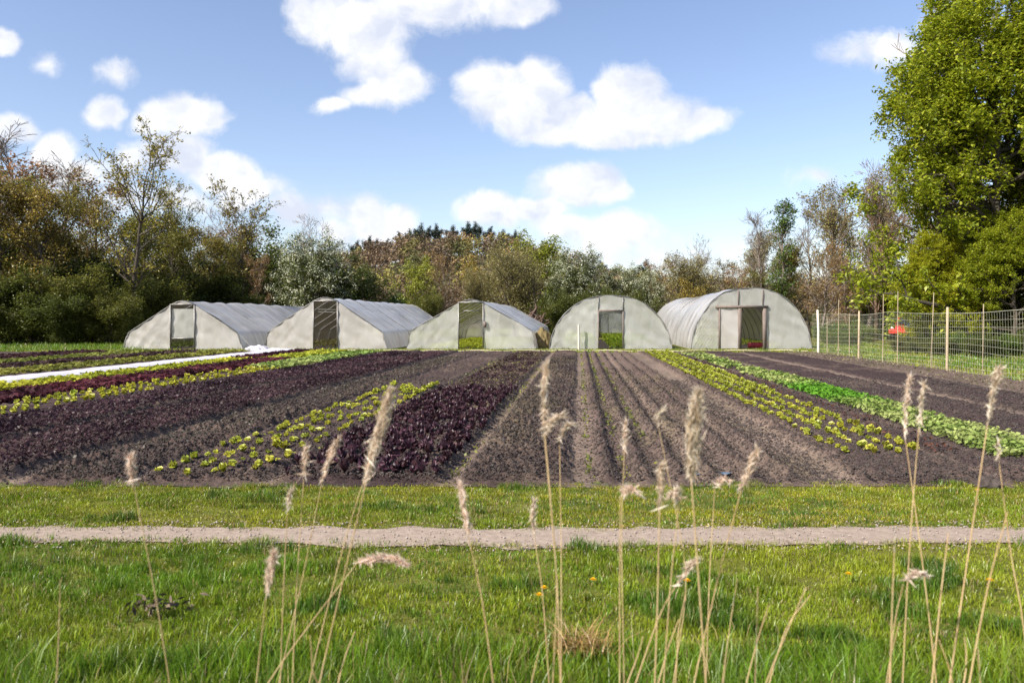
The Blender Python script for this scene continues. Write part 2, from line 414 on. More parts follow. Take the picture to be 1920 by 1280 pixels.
# kind, name, seed, H, r0, cb, spread, n1, n2, n3, leafn, size, mats
make_tree('olive_a', 'budding_tree', 11, 13, .20, .16, 4.0, 30, 7, 4, 9, .115, M['lf_olive'], M['bark'], ang1=.95, up1=.09, jit=.20)
make_tree('olive_b', 'budding_tree', 12, 13, .18, .10, 3.6, 34, 6, 4, 10, .12, M['lf_olive'], M['bark'], ang1=.85, up1=.10, jit=.25, shape='column')
make_tree('open_a', 'budding_tree', 13, 14, .19, .28, 4.4, 24, 7, 4, 5, .105, M['lf_yellow'], M['bark'], ang1=.85, up1=.12, jit=.10, twig_r=.013)
make_tree('open_b', 'budding_tree', 14, 11, .16, .35, 4.2, 20, 7, 4, 5, .11, M['lf_olive'], M['bark'], ang1=.9, up1=.14, jit=.12, shape='flat', twig_r=.013)
make_tree('brown_a', 'budding_tree', 15, 9, .15, .12, 3.4, 28, 6, 4, 7, .10, M['lf_brown'], M['bark_grey'], ang1=.95, up1=.09, jit=.16)
make_tree('bare_a', 'bare_tree', 16, 12, .15, .22, 2.6, 28, 7, 5, 0, .1, None, M['bark_grey'], ang1=.65, up1=.12, shape='column', twig_r=.012)
make_tree('bare_b', 'bare_tree', 17, 9, .13, .12, 3.4, 30, 7, 5, 0, .1, None, M['twig_brown'], ang1=.75, up1=.12, twig_r=.013)
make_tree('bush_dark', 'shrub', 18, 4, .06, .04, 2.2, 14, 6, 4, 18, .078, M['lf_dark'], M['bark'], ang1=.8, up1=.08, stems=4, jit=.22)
make_tree('bush_fresh', 'shrub', 19, 3, .05, .04, 1.7, 12, 6, 4, 9, .075, M['lf_fresh'], M['bark'], ang1=.8, up1=.10, stems=4, jit=.18)
make_tree('hawthorn', 'hawthorn_tree', 20, 8, .13, .06, 3.3, 22, 7, 4, 9, .09, M['lf_dark'], M['bark'], ang1=.95, up1=.05, stems=3, jit=.20, blossom=13)
make_tree('willow', 'willow_tree', 21, 8, .16, .08, 4.0, 20, 8, 4, 8, .085, M['lf_willow'], M['bark'], ang1=.75, up1=.10, stems=4, jit=.16)
make_tree('oak_yellow', 'budding_tree', 22, 7, .13, .06, 3.0, 24, 7, 4, 10, .10, M['lf_yellow'], M['bark'], ang1=1.0, up1=.06, jit=.20)
make_tree('lime', 'budding_tree', 32, 7, .13, .06, 3.0, 24, 7, 4, 12, .10, M['lf_lime'], M['bark'], ang1=1.0, up1=.06, jit=.20)
make_tree('pine', 'pine_tree', 23, 8, .16, .35, 2.6, 20, 7, 0, 60, .16, M['lf_pine'], M['bark'], ang1=1.2, up1=.04, jit=.30, shape='flat')
make_tree('poplar', 'poplar_tree', 24, 12, .12, .10, 1.7, 40, 6, 3, 6, .095, M['lf_fresh'], M['bark_grey'], ang1=.6, up1=.10, jit=.14, shape='column')
make_tree('maple', 'maple_tree', 25, 21, .34, .08, 8.8, 66, 9, 5, 40, .14, M['lf_maple'], M['bark'], ang1=1.2, up1=.035, jit=.20, shape='cone', wob=.10, upb=.7, droop=.35, up2=-.02)
make_tree('grey_willow', 'budding_tree', 26, 11, .15, .08, 3.0, 34, 7, 4, 5, .085, M['lf_willow'], M['bark_grey'], ang1=.65, up1=.11, jit=.14, shape='column', twig_r=.012)

# ------------------------------------------------------------------ camera, light, sky
cam = bpy.data.cameras.new('camera'); camo = bpy.data.objects.new('camera', cam); COL.objects.link(camo)
cam.sensor_width = 36; cam.lens = 36 * F / 1920
camo.location = (0, 0, HC); camo.rotation_euler = (R(90), 0, 0)
cam.shift_y = -(640 - Y0) / 1920
cam.clip_start = 0.05; cam.clip_end = 4000
cam.dof.use_dof = True; cam.dof.focus_distance = 24; cam.dof.aperture_fstop = 3.8
scene.camera = camo

SUN_AZ, SUN_EL = R(-127), R(40)
sv = Vector((math.sin(SUN_AZ) * math.cos(SUN_EL), math.cos(SUN_AZ) * math.cos(SUN_EL), math.sin(SUN_EL)))
sun = bpy.data.lights.new('sun', 'SUN'); suno = bpy.data.objects.new('sun', sun); COL.objects.link(suno)
sun.energy = 5.0; sun.angle = R(0.5); sun.color = (1.0, 0.93, 0.82)
suno.rotation_euler = sv.to_track_quat('Z', 'Y').to_euler()

world = bpy.data.worlds.new('World'); scene.world = world; world.use_nodes = True
wn = world.node_tree; wn.nodes.clear()
wo = N(wn, 'ShaderNodeOutputWorld'); bg = N(wn, 'ShaderNodeBackground'); bg.inputs[1].default_value = 0.125
sky = N(wn, 'ShaderNodeTexSky', sky_type='NISHITA'); sky.sun_disc = False
sky.sun_elevation = SUN_EL; sky.sun_rotation = SUN_AZ % (2 * math.pi)
sky.altitude = 0; sky.air_density = 1.0; sky.dust_density = 1.1; sky.ozone_density = 1.6
L = wn.links.new
def vmath(op, a, b=None, c=None):
    n = N(wn, 'ShaderNodeVectorMath', operation=op)
    for i, v in enumerate((a, b, c)):
        if v is None: continue
        if isinstance(v, (tuple, list)): n.inputs[i].default_value = v
        else: L(v, n.inputs[i])
    return n.outputs['Value'] if op in ('LENGTH', 'DOT_PRODUCT') else n.outputs[0]
def smath(op, a, b=None, c=None, clamp=False):
    n = N(wn, 'ShaderNodeMath', operation=op); n.use_clamp = clamp
    for i, v in enumerate((a, b, c)):
        if v is None: continue
        if isinstance(v, (int, float)): n.inputs[i].default_value = v
        else: L(v, n.inputs[i])
    return n.outputs[0]
tc = N(wn, 'ShaderNodeTexCoord'); sep = N(wn, 'ShaderNodeSeparateXYZ'); L(tc.outputs['Generated'], sep.inputs[0])
yc = smath('MAXIMUM', sep.outputs['Y'], 0.02)
u = smath('DIVIDE', sep.outputs['X'], yc); v = smath('DIVIDE', sep.outputs['Z'], yc)
cmb = N(wn, 'ShaderNodeCombineXYZ'); L(u, cmb.inputs[0]); L(v, cmb.inputs[1]); uv0 = cmb.outputs[0]
def noise(vec, sc, det, rough=0.55, dist=0.0):
    n = N(wn, 'ShaderNodeTexNoise'); n.inputs['Scale'].default_value = sc; n.inputs['Detail'].default_value = det; n.inputs['Roughness'].default_value = rough
    n.inputs['Distortion'].default_value = dist
    L(vec, n.inputs['Vector']); return n
wz = noise(uv0, 9.0, 5, 0.55)
uv = vmath('MULTIPLY_ADD', vmath('SUBTRACT', wz.outputs['Color'], (0.5, 0.5, 0.5)), (0.075, 0.06, 0.0), uv0)
blobs = [  # px, py, rx, ry, strength
 (600, 20, 75, 70, 1), (690, 45, 100, 75, 1.1), (820, 5, 170, 55, .95), (980, 22, 70, 36, 1), (700, 105, 85, 60, .8), (745, 150, 75, 48, .9), (622, 192, 46, 22, .9), (690, 175, 70, 28, .8),
 (925, 165, 75, 72, 1.2), (1005, 160, 75, 66, 1.2), (1000, 215, 130, 62, 1.3), (1185, 165, 85, 62, 1.2), (1210, 215, 115, 60, 1.3), (1300, 228, 80, 32, 1), (1100, 245, 190, 34, 1.1),
 (1075, 345, 88, 50, 1.1), (1130, 362, 55, 30, .9), (920, 395, 78, 44, 1.2), (1010, 392, 80, 34, 1), (1140, 440, 110, 44, .95), (1060, 425, 80, 32, .8),
 (690, 425, 48, 60, .8), (740, 425, 45, 36, .9), (540, 395, 50, 40, .7), (640, 440, 60, 30, .6), (480, 360, 90, 34, .7), (600, 400, 100, 26, .35), (150, 320, 120, 40, .7),
 (335, 218, 88, 50, 1.1), (195, 205, 52, 36, .9), (290, 225, 60, 30, .8), (330, 290, 80, 48, 1.1), (410, 318, 90, 44, 1.1), (465, 335, 45, 26, .8), (250, 300, 60, 40, .6),
 (105, 285, 55, 50, 1.1), (20, 245, 60, 34, .9), (0, 75, 38, 34, 1), (80, 112, 34, 26, .42), (222, 132, 42, 28, .5), (300, 370, 200, 30, .4),
 (1650, 95, 105, 40, .62), (1780, 65, 60, 40, .45), (1525, 335, 60, 22, .35), (1150, 480, 260, 40, .35),
 (-300, 150, 260, 90, 1), (2250, 240, 240, 80, 1), (-150, 330, 140, 50, 1), (2700, 60, 300, 100, 1), (-900, 0, 350, 120, 1), (1500, -400, 400, 120, 1), (300, -300, 380, 110, 1)]
field = None
for (px, py, rx, ry, a) in blobs:
    cu, cv = (px - X0) / F, (Y0 - py) / F
    su, sv_ = F / rx, F / ry
    d = vmath('LENGTH', vmath('MULTIPLY_ADD', uv, (su, sv_, 0), (-cu * su, -cv * sv_, 0)))
    val = smath('MULTIPLY_ADD', d, -a, a)
    field = val if field is None else smath('SMOOTH_MAX', field, val, 0.12)
fn = noise(uv, 12.0, 9, 0.66, 0.35)
fld = smath('MULTIPLY_ADD', smath('SUBTRACT', fn.outputs['Fac'], 0.5), 1.15, field)
mr = N(wn, 'ShaderNodeMapRange', interpolation_type='SMOOTHSTEP'); mr.inputs['From Min'].default_value = -0.10; mr.inputs['From Max'].default_value = 0.44
L(fld, mr.inputs['Value'])
front = smath('GREATER_THAN', sep.outputs['Y'], 0.03)
alpha = smath('MULTIPLY', smath('MULTIPLY', mr.outputs[0], front), 0.94)
# relief of the clouds: noise compared with the same noise a little towards the sun
na = noise(uv, 9.0, 6, 0.55); nb = noise(vmath('ADD', uv, (-0.014, 0.026, 0)), 9.0, 6, 0.55)
rel = smath('MULTIPLY_ADD', smath('SUBTRACT', na.outputs['Fac'], nb.outputs['Fac']), 3.2, 0.60, clamp=True)
cr = N(wn, 'ShaderNodeValToRGB'); cr.color_ramp.elements[0].position = 0.18; cr.color_ramp.elements[0].color = (3.7, 3.95, 4.6, 1)
cr.color_ramp.elements[1].position = 0.8; cr.color_ramp.elements[1].color = (5.3, 5.3, 5.4, 1); L(rel, cr.inputs[0])
tint = N(wn, 'ShaderNodeMix', data_type='RGBA', blend_type='MULTIPLY'); tint.inputs[0].default_value = 1; tint.inputs[7].default_value = (1.04, 0.96, 0.99, 1)
L(sky.outputs[0], tint.inputs[6])
mx = N(wn, 'ShaderNodeMix', data_type='RGBA'); L(alpha, mx.inputs[0]); L(tint.outputs[2], mx.inputs[6]); L(cr.outputs[0], mx.inputs[7])
L(mx.outputs[2], bg.inputs[0]); L(bg.outputs[0], wo.inputs[0])

# ------------------------------------------------------------------ ground, path, field
def grid(xs, ys, zf):
    X, Y = np.meshgrid(xs, ys)
    Z = zf(X, Y)
    V = np.stack([X, Y, Z], -1).reshape(-1, 3)
    nx = len(xs); i = (np.arange(len(ys) - 1)[:, None] * nx + np.arange(nx - 1)[None]).reshape(-1)
    return V, np.stack([i, i + 1, i + nx + 1, i + nx], 1)
gxs = np.concatenate([[-2500, -1200, -500, -200], np.linspace(-90, 90, 121), [200, 500, 1200, 2500]])
gys = np.concatenate([[-800, -200, -40], np.linspace(-12, 130, 143), [200, 500, 1200, 3500]])
def gzf(X, Y):
    b = 0.10 * (fbm(X * .25, Y * .25, 5) - .5) * (np.abs(X) < 89) * sm(Y, 46, 60)
    b = b - 0.05 * (1 - sm(Y, 1.0, 3.0)) * (Y < 3)
    return b - 0.004
V, Q = grid(gxs, gys, gzf)
tag(mk('ground', V, [Q], M['turf'], smooth=True), 'rough grassy ground under the whole market garden', kind='structure')

xs = np.arange(-14, 14.01, 0.05); ys = np.linspace(0, 1, 15)
def path_mid(x): return 5.73 - 0.085 * np.exp(-((x - .3) / 2.4) ** 2) + .03 * (fbm(x * .8, x * 0, 30) - .5)
def path_half(x): return 0.185 + 0.068 * np.exp(-((x - .3) / 2.6) ** 2) + 0.06 * (fbm(x * 1.4, x * 0 + 3, 31) - .5)
VX, VT = np.meshgrid(xs, ys)
ed = np.where(VT < .5, fbm(VX * 4, VX * 0, 33), fbm(VX * 4, VX * 0 + 9, 34)) - .5
VY = path_mid(VX) + (VT - .5) * 2 * path_half(VX) + ed * 0.20 * np.abs(VT - .5) * 2
VZ = 0.006 + 0.006 * (fbm(VX * 6, VY * 6, 35) - .2) * (1 - (np.abs(VT - .5) * 2) ** 4)
nx = len(xs); i = (np.arange(len(ys) - 1)[:, None] * nx + np.arange(nx - 1)[None]).reshape(-1)
tag(mk('path', np.stack([VX, VY, VZ], -1), [np.stack([i, i + 1, i + nx + 1, i + nx], 1)], M['path'], smooth=True), 'narrow pale sandy footpath crossing the grass', kind='structure')

def ico_clods(rng, C, size):
    T = np.array([(1, 0, 0), (0, 1, 0), (-1, 0, 0), (0, -1, 0), (0, 0, 1), (0, 0, -.6)], float)
    Fc = np.array([(0, 1, 4), (1, 2, 4), (2, 3, 4), (3, 0, 4), (1, 0, 5), (2, 1, 5), (3, 2, 5), (0, 3, 5)])
    n = len(C); s = size * rng.uniform(.5, 1.5, n)
    th = rng.uniform(0, 6.28, n); c, sn = np.cos(th), np.sin(th)
    V = T[None] * rng.uniform(.6, 1.35, (n, 6, 3))
    x = V[..., 0] * c[:, None] - V[..., 1] * sn[:, None]; y = V[..., 0] * sn[:, None] + V[..., 1] * c[:, None]
    V = np.stack([x, y, V[..., 2] * .75], -1) * s[:, None, None] + C[:, None]
    Fa = (Fc[None] + (np.arange(n) * 6)[:, None, None]).reshape(-1, 3)
    return V.reshape(-1, 3), Fa
rng = np.random.default_rng(3)
n = 2600; x = rng.uniform(-6, 6, n); w = rng.normal(size=n) * .8; w = np.clip(w, -1.3, 1.3); y = path_mid(x) + w * .27
keep = rng.random(n) < 0.35 + 0.5 * np.abs(w)
V, Fa = ico_clods(rng, np.stack([x, y, np.full(n, .012)], 1)[keep], .008)
tag(mk('path_gravel', V, [Fa], M['pebble']), 'fine loose gravel and crumbs along the footpath', 'gravel', kind='stuff')

n = 5200; x = rng.uniform(-6, 6, n); sd = rng.choice([-1, 1], n, p=[.62, .38]); w_ = np.abs(rng.normal(size=n)) * .11 * (.4 + 1.2 * fbm(x * 1.7, sd * 3.0, 36))
y = path_mid(x) + sd * (path_half(x) - .02 + w_)
C_ = np.stack([x, y, rng.uniform(.004, .03, n)], 1); V, Q = leaf_quads(rng, C_, .011, 1.2, .45)
t = rng.random((n, 1)); M['litter'] = attr_leaf_mat('litter', .05, .01, .5)
tag(mk('leaf_litter', V, [Q], M['litter'], cols=np.repeat(np.array((.10, .07, .035)) * (1 - t) + np.array((.34, .27, .16)) * t, 4, axis=0)), 'dry leaf and grass litter along both edges of the footpath', 'leaf litter', kind='stuff')

# beds: s0, s1, height, clod size, colour
DK, MD, GR, PL = (0.040, 0.030, 0.031), (0.058, 0.046, 0.043), (0.095, 0.078, 0.068), (0.150, 0.125, 0.105)
BEDS = [(-27.5, -24.2, .05, .6, MD), (-23.6, -21.6, .06, .6, DK), (-21.0, -19.3, .06, .6, DK), (-18.9, -17.4, .06, .6, MD), (-17.1, -15.2, .06, .6, DK),
        (-14.9, -13.3, .05, .3, MD), (-13.1, -11.95, .06, .5, DK), (-11.8, -10.4, .06, .5, DK), (-10.3, -8.9, .07, .5, DK), (-8.7, -7.25, .125, .62, DK), (-7.0, -5.65, .125, .62, DK),
        (-5.4, -4.42, .09, 1.0, MD), (-4.3, -3.1, .08, .7, MD), (-2.95, -1.35, .10, .8, DK), (-1.15, -0.12, .09, 1.0, MD),
        (2.95, 4.05, .06, .6, MD), (4.12, 4.56, .05, .8, DK), (4.62, 5.66, .05, .5, DK), (5.8, 7.15, .06, .7, DK), (7.5, 9.3, .05, .7, DK), (9.4, 11.0, .03, .8, GR)]
def soil(S, Y):
    wob = 0.10 * (fbm(S * .7, Y * .7, 50, 3) - .5)
    s = S + wob
    h = np.zeros_like(S); cl = np.full_like(S, .25); colr = np.zeros(S.shape + (3,)); colr[:] = PL
    for (a, b, hh, c, cc) in BEDS:
        m = box_s(s, a, b, .085 if hh > .05 else .12)
        h += hh * .8 * m; cl += (c - .25) * m; colr += (np.array(cc) - np.array(PL)) * m[..., None]
    # planted ridges right of the middle
    for k in range(8):
        c = 0.28 + .36 * k
        if k == 3: c -= .04
        if k == 6: continue
        m = np.exp(-((s - c) / .085) ** 2)
        h += .085 * m; cl += .6 * m; colr += (np.array(MD) - np.array(PL)) * np.clip(m, 0, 1)[..., None] * .9
    base = box_s(s, .15, 2.35, .1) * (1 - box_s(s, 1.18, 1.50, .06))
    colr += (np.array(MD) * 1.25 - colr) * (base * .65)[..., None]
    n1 = fbm(S * 9, Y * 9, 51, 3); n2 = vn(S * 24, Y * 24, 52); n3 = vn(S * 55, Y * 55, 56)
    n4 = vn(S * 13 + 3, Y * 13, 61)
    bumpy = np.clip(n1 - .40, 0, 1) * .12 + np.clip(n2 - .42, 0, 1) ** .8 * .075 + np.clip(n4 - .5, 0, 1) * .085 + (n3 - .5) * .034
    bumpy = bumpy * (.40 + .95 * fbm(S * 1.3, Y * 1.3, 62, 3)) - .018
    h = h * (1 + .5 * (fbm(S * 2, Y * 2, 53, 3) - .5)) + cl * bumpy
    tone = .72 + .56 * fbm(S * .8, Y * .5, 54, 4)
    dry = sm(fbm(S * 1.6, Y * .8, 57, 3), .52, .72)[..., None]
    colr = colr * tone[..., None]; colr = colr * (1 - dry * .35) + np.array((.125, .105, .085)) * dry * .35
    weed = (sm(fbm(S * 1.1 + 9, Y * .6, 58, 3), .55, .7) * box_s(s, -3.2, 2.6, .2) * .18)[..., None]
    colr = colr * (1 - weed) + np.array((.13, .13, .05)) * weed
    colr *= (.62 + .76 * (.5 * n2 + .5 * n3))[..., None] * np.array((1.12, 1.0, .93))
    return h, colr
sl = [0.0]
while sl[-1] < 12: sl.append(sl[-1] + (.018 if sl[-1] < 4.6 else .018 + .008 * (sl[-1] - 4.6)))
sr = [0.0]
while sr[-1] < 27.5: sr.append(sr[-1] + (.018 if sr[-1] < 4.6 else .018 + .0036 * (sr[-1] - 4.6)))
ss = np.concatenate([-np.array(sr[::-1]), np.array(sl[1:])])
yy = [7.3]
while yy[-1] < 36.4: yy.append(yy[-1] * 1.0027)
yy = np.array(yy)
S, Yg = np.meshgrid(ss, yy)
H, C = soil(S, Yg)
edge = sm(Yg, 7.3, 7.75 + .0 * Yg) * (1 - sm(Yg, 36.0, 36.4)) * (1 - sm(S, 10.8, 11.6))
H = 0.004 + np.maximum(H, .0) * edge
fr_ = 7.3 + 0.22 * (fbm(S * 1.5, S * 0, 60) - .3)
Yd = np.where(Yg < 7.9, fr_ + (Yg - 7.3) * (7.9 - fr_) / .6, Yg)
V = np.stack([S + SK * Yd, Yd, H], -1).reshape(-1, 3)
nx = len(ss); i = (np.arange(len(yy) - 1)[:, None] * nx + np.arange(nx - 1)[None]).reshape(-1)
tag(mk('field', V, [np.stack([i, i + 1, i + nx + 1, i + nx], 1)], M['soil'], smooth=False, cols=C.reshape(-1, 3)), 'dark tilled field of long crop beds', kind='structure')
def soil_z(s, y):
    h, _ = soil(np.asarray(s, float).reshape(1, -1), np.asarray(y, float).reshape(1, -1)); return np.maximum(h, .0).ravel() + .004
# loose clods, nearest part of the field
n = 130000; y = 7.45 * np.exp(rng.uniform(0, 1, n) * math.log(20 / 7.45)); s = rng.uniform(-1, 1, n) * (1.0 + .62 * y); s = np.clip(s, -9, 9)
on = np.zeros(n)
for (a, b, hh, c_, cc) in BEDS: on = np.maximum(on, box_s(s, a, b, .1))
on = np.maximum(on, box_s(s, .2, 2.9, .1) * (.35 + .65 * (np.abs(((s - .28) / .36 + .5) % 1 - .5) < .24)))
k = rng.random(n) < .30 + .70 * on; s, y = s[k], y[k]
V, Fa = ico_clods(rng, np.stack([s + SK * y, y, soil_z(s, y) + .004], 1), .0105 * (y / 9) ** .6 * (1 + .8 * rng.random(len(y)) ** 4))
tag(mk('soil_clods', V, [Fa], M['clod']), 'loose dark crumbs of earth over the crop beds', 'soil clods', kind='stuff')
pud = np.array([(math.cos(a) * .20 * (1 + .3 * math.sin(3 * a)), math.sin(a) * .11 * (1 + .25 * math.cos(2 * a)), 0) for a in np.linspace(0, 6.28, 28, endpoint=False)])
pc = np.array([2.0, 7.82, .034])
tag(mk('puddle', np.concatenate([[pc], pc + pud]), [np.array([(0, k + 1, (k + 1) % 28 + 1) for k in range(28)])], M['water']), 'small water puddle at the front edge of the field', kind='structure')

# ------------------------------------------------------------------ crops
def lettuce_template(seed, nl=11, r=.066, h=.085):
    g = np.random.default_rng(seed); V = []; Q = []
    for k in range(nl):
        th = k * 2.399 + g.uniform(-.3, .3); e = 1 - k / nl * .75; rr = r * e * g.uniform(.85, 1.2); hh = h * (1.1 - .55 * e) * g.uniform(.85, 1.15)
        d = np.array([math.cos(th), math.sin(th), 0]); p = np.array([-math.sin(th), math.cos(th), 0])
        b = len(V)
        for j, t in enumerate((0, .4, .75, 1.0)):
            c = d * rr * (t ** .9) + np.array([0, 0, hh * math.sin(min(t * 1.9, 1.75)) + .005])
            w = r * (.16, .50, .56, .22)[j] * g.uniform(.85, 1.15)
            for q in (-1, 1): V.append(c + p * w * q + np.array([0, 0, .016 * j * g.uniform(-.4, 1)]))
        for j in range(3): Q.append((b + 2 * j, b + 2 * j + 1, b + 2 * j + 3, b + 2 * j + 2))
    return np.array(V), np.array(Q)
def scatter(tmpls, P, scale, rng):
    Vs, Qs, o = [], [], 0
    which = rng.integers(0, len(tmpls), len(P))
    for k, (T, q) in enumerate(tmpls):
        p = P[which == k]; n = len(p)
        if not n: continue
        th = rng.uniform(0, 6.28, n); c, s = np.cos(th)[:, None], np.sin(th)[:, None]; sc = (scale * rng.uniform(.7, 1.2, n))[:, None]
        x = (T[None, :, 0] * c - T[None, :, 1] * s) * sc; y = (T[None, :, 0] * s + T[None, :, 1] * c) * sc; z = T[None, :, 2] * sc
        V = np.stack([x, y, z], -1) + p[:, None]
        Vs.append(V.reshape(-1, 3)); Qs.append((q[None] + (np.arange(n) * len(T))[:, None, None]).reshape(-1, 4) + o); o += n * len(T)
    return np.concatenate(Vs), np.concatenate(Qs)
LT = [lettuce_template(40 + k) for k in range(4)]
ROWS = [  # s, y0, y1, step, bed label, size
 (3.06, 8.95, 35.6, .195, 'left row', .86), (3.36, 8.8, 35.6, .195, 'second row', .86), (3.66, 8.9, 35.6, .195, 'third row', .86), (3.96, 9.1, 35.6, .195, 'right row', .86),
 (-4.12, 7.5, 17.3, .21, 'left row', .80), (-3.83, 7.55, 17.5, .21, 'second row', .80), (-3.53, 7.5, 16.4, .21, 'third row', .80), (-3.24, 7.65, 17.6, .21, 'right row', .80),
 (-10.05, 12.8, 24, .26, 'far row', 1.1), (-9.65, 12.2, 24, .26, 'middle row', 1.1), (-9.22, 11.8, 24, .26, 'near row', 1.1)]
allp = []
for r_i, (s, a, b, st, nm, sz) in enumerate(ROWS):
    y = np.arange(a, b, st); y = y + rng.normal(size=len(y)) * .04; q = rng.random(len(y)) > (.10 if s < -3 and s > -5 else .05)
    if s < -3 and s > -5: q &= ~((vn(y * .5, y * 0 + r_i * 7.3, 71) > .97))
    y = y[q]; sj = s + rng.normal(size=len(y)) * .022
    for yy_, s_ in zip(y, sj): allp.append((yy_, s_, r_i, sz))
allp.sort()
lm = []
for k, (T, q) in enumerate(LT):
    lm.append(mesh('lettuce', T, [q])); lm[-1].materials.append(M['lettuce'])
bedname = {0: 'in the right-hand lettuce bed beside the green strip', 1: 'in the short lettuce bed left of the red one', 2: 'in the far left bed beside the dark beds'}
pz = soil_z([p[1] for p in allp], [p[0] for p in allp])
vis = [k for k, p in enumerate(allp) if abs(p[1] + SK * p[0]) / p[0] < .69]
ind = set(vis[:296])
for k in sorted(ind):
    y, s, ri, sz = allp[k]
    o = obj('lettuce', lm[k % 4]); o.location = (s + SK * y, y, pz[k] - .012)
    c = sz * random.uniform(.72, 1.2); o.scale = (c * random.uniform(.9, 1.1), c, c * random.uniform(.8, 1.1)); o.rotation_euler = (random.uniform(-.1, .1), random.uniform(-.1, .1), random.uniform(0, 6.28))
    g = ri // 4
    tag(o, 'small yellow-green lettuce plant, %s %s' % (ROWS[ri][4], bedname[g]), 'lettuce', 'yellow-green lettuces, %s %s' % (ROWS[ri][4], bedname[g]))
for g in range(3):
    P = np.array([(p[1] + SK * p[0], p[0], pz[k] - .012) for k, p in enumerate(allp) if k not in ind and p[2] // 4 == g])
    if len(P):
        V, Q = scatter(LT, P, 1.05, rng)
        tag(mk('lettuce_rows', V, [Q], M['lettuce']), 'rows of yellow-green lettuces receding %s' % bedname[g], 'lettuces', kind='stuff')
# red leaf lettuce bed
RT = [lettuce_template(60 + k, 12, .048, .08) for k in range(3)]
rp = []
for c in np.linspace(-2.85, -1.45, 9):
    y = np.arange(7.6, 17.2, .125); y = y + rng.normal(size=len(y)) * .04; y = y[y < 17.2 - 1.2 * abs(vn(c * 3, 2, 9))]
    for q in y: rp.append((q, c + rng.normal() * .04))
rp.sort(); rz_ = soil_z([p[1] for p in rp], [p[0] for p in rp])
rm = []
for (T, q) in RT:
    rm.append(mesh('red_lettuce', T, [q])); rm[-1].materials.append(M['lettuce_red'])
for k in range(min(285, len(rp))):
    y, s = rp[k]; o = obj('red_lettuce', rm[k % 3]); o.location = (s + SK * y, y, rz_[k] - .01); c = random.uniform(.75, 1.25); o.scale = (c, c, c * random.uniform(.85, 1.15)); o.rotation_euler = (0, 0, random.uniform(0, 6.28))
    tag(o, 'dark red leaf lettuce plant in the dense bed left of centre', 'red lettuce', 'dark red lettuces in the bed left of centre')
if len(rp) > 285:
    V, Q = scatter(RT, np.array([(p[1] + SK * p[0], p[0], rz_[k] - .01) for k, p in enumerate(rp)][285:]), 1.0, rng)
    tag(mk('red_lettuce_rows', V, [Q], M['lettuce_red']), 'far end of the dark red lettuce bed left of centre', 'red lettuces', kind='stuff')

def leaf_bed(name, label, cat, s0, s1, y0, y1, dens, size, colf, zlo, zhi, upb=.8, xy=None, thin=0.0, seed=1):
    g = np.random.default_rng(seed)
    n = int((s1 - s0) * (y1 - y0) * dens)
    y = y0 + (y1 - y0) * g.random(n) ** 1.25; s = g.uniform(s0, s1, n)
    if thin: k = fbm(s * 2.2, y * 1.1, seed + 3, 3) > thin; y, s = y[k], s[k]
    ed = np.minimum(s - s0, s1 - s); k = g.random(len(s)) < np.clip(ed / .12 + .35, 0, 1); y, s = y[k], s[k]; n = len(y)
    C = np.stack([s + SK * y, y, soil_z(s, y) + g.uniform(zlo, zhi, n)], 1)
    V, Q = leaf_quads(g, C, size * (1 + .02 * (y - 10)), upb, .6)
    cols = np.repeat(colf(s, y, g), 4, axis=0)
    return tag(mk(name, V, [Q], M['crop'], cols=cols), label, cat, kind='stuff')
def cmix(a, b, sc=1.2, seed=4, jit=.12):
    a, b = np.array(a), np.array(b)
    def f(s, y, g):
        t = np.clip(sm(fbm(s * sc, y * sc * .6, seed, 3), .35, .65) + g.normal(size=len(s)) * jit, 0, 1)[:, None]; return a * (1 - t) + b * t
    return f
def strip_col(s, y, g):
    t = box_s(y, 14.2, 17.8, .8)[:, None]; p = cmix((.17, .24, .055), (.34, .39, .13), 2.2, 8)(s, y, g); return p * (1 - t) + np.array((.11, .27, .025)) * t
leaf_bed('salad_greens', 'broad strip of mixed fresh green salad leaves crossing the right side', 'salad bed', 4.66, 5.62, 8.6, 21.5, 820, .038, strip_col, .01, .10, seed=81)
leaf_bed('salad_greens', 'thin patchy far end of the green salad strip', 'salad bed', 4.5, 5.5, 21.5, 34.5, 130, .06, strip_col, .01, .08, thin=.42, seed=82)
leaf_bed('seedlings', 'scattered reddish seedlings between lettuces and green strip', 'seedlings', 4.1, 4.58, 9, 30, 60, .03, cmix((.07, .025, .02), (.13, .06, .04)), .005, .03, seed=83)
leaf_bed('seedlings', 'dense dull seedlings on the grey bed left of the short lettuce rows', 'seedlings', -5.4, -4.45, 7.6, 30, 300, .022, cmix((.06, .05, .045), (.10, .09, .066)), .0, .05, upb=.3, seed=84)
leaf_bed('seedlings', 'dark purple seedlings on the raised bed beside the grey one', 'seedlings', -6.95, -5.7, 7.8, 33, 620, .026, cmix((.034, .019, .024), (.080, .046, .052)), .0, .05, upb=.3, seed=85)
leaf_bed('seedlings', 'dark purple seedlings on the outer raised bed below yellow lettuces', 'seedlings', -8.65, -7.3, 9.5, 34, 560, .028, cmix((.032, .018, .024), (.075, .042, .050)), .0, .05, upb=.3, seed=86)
leaf_bed('seedlings', 'dull dry seedlings on the central bed', 'seedlings', -1.12, -.15, 7.6, 30, 330, .020, cmix((.05, .04, .038), (.105, .09, .07)), .0, .04, upb=.3, seed=87)
leaf_bed('seedlings', 'sparse pale seedlings on the planted ridges right of the middle', 'seedlings', .15, 2.4, 7.6, 24, 130, .018, cmix((.055, .045, .038), (.11, .09, .065)), .0, .03, upb=.3, seed=88)
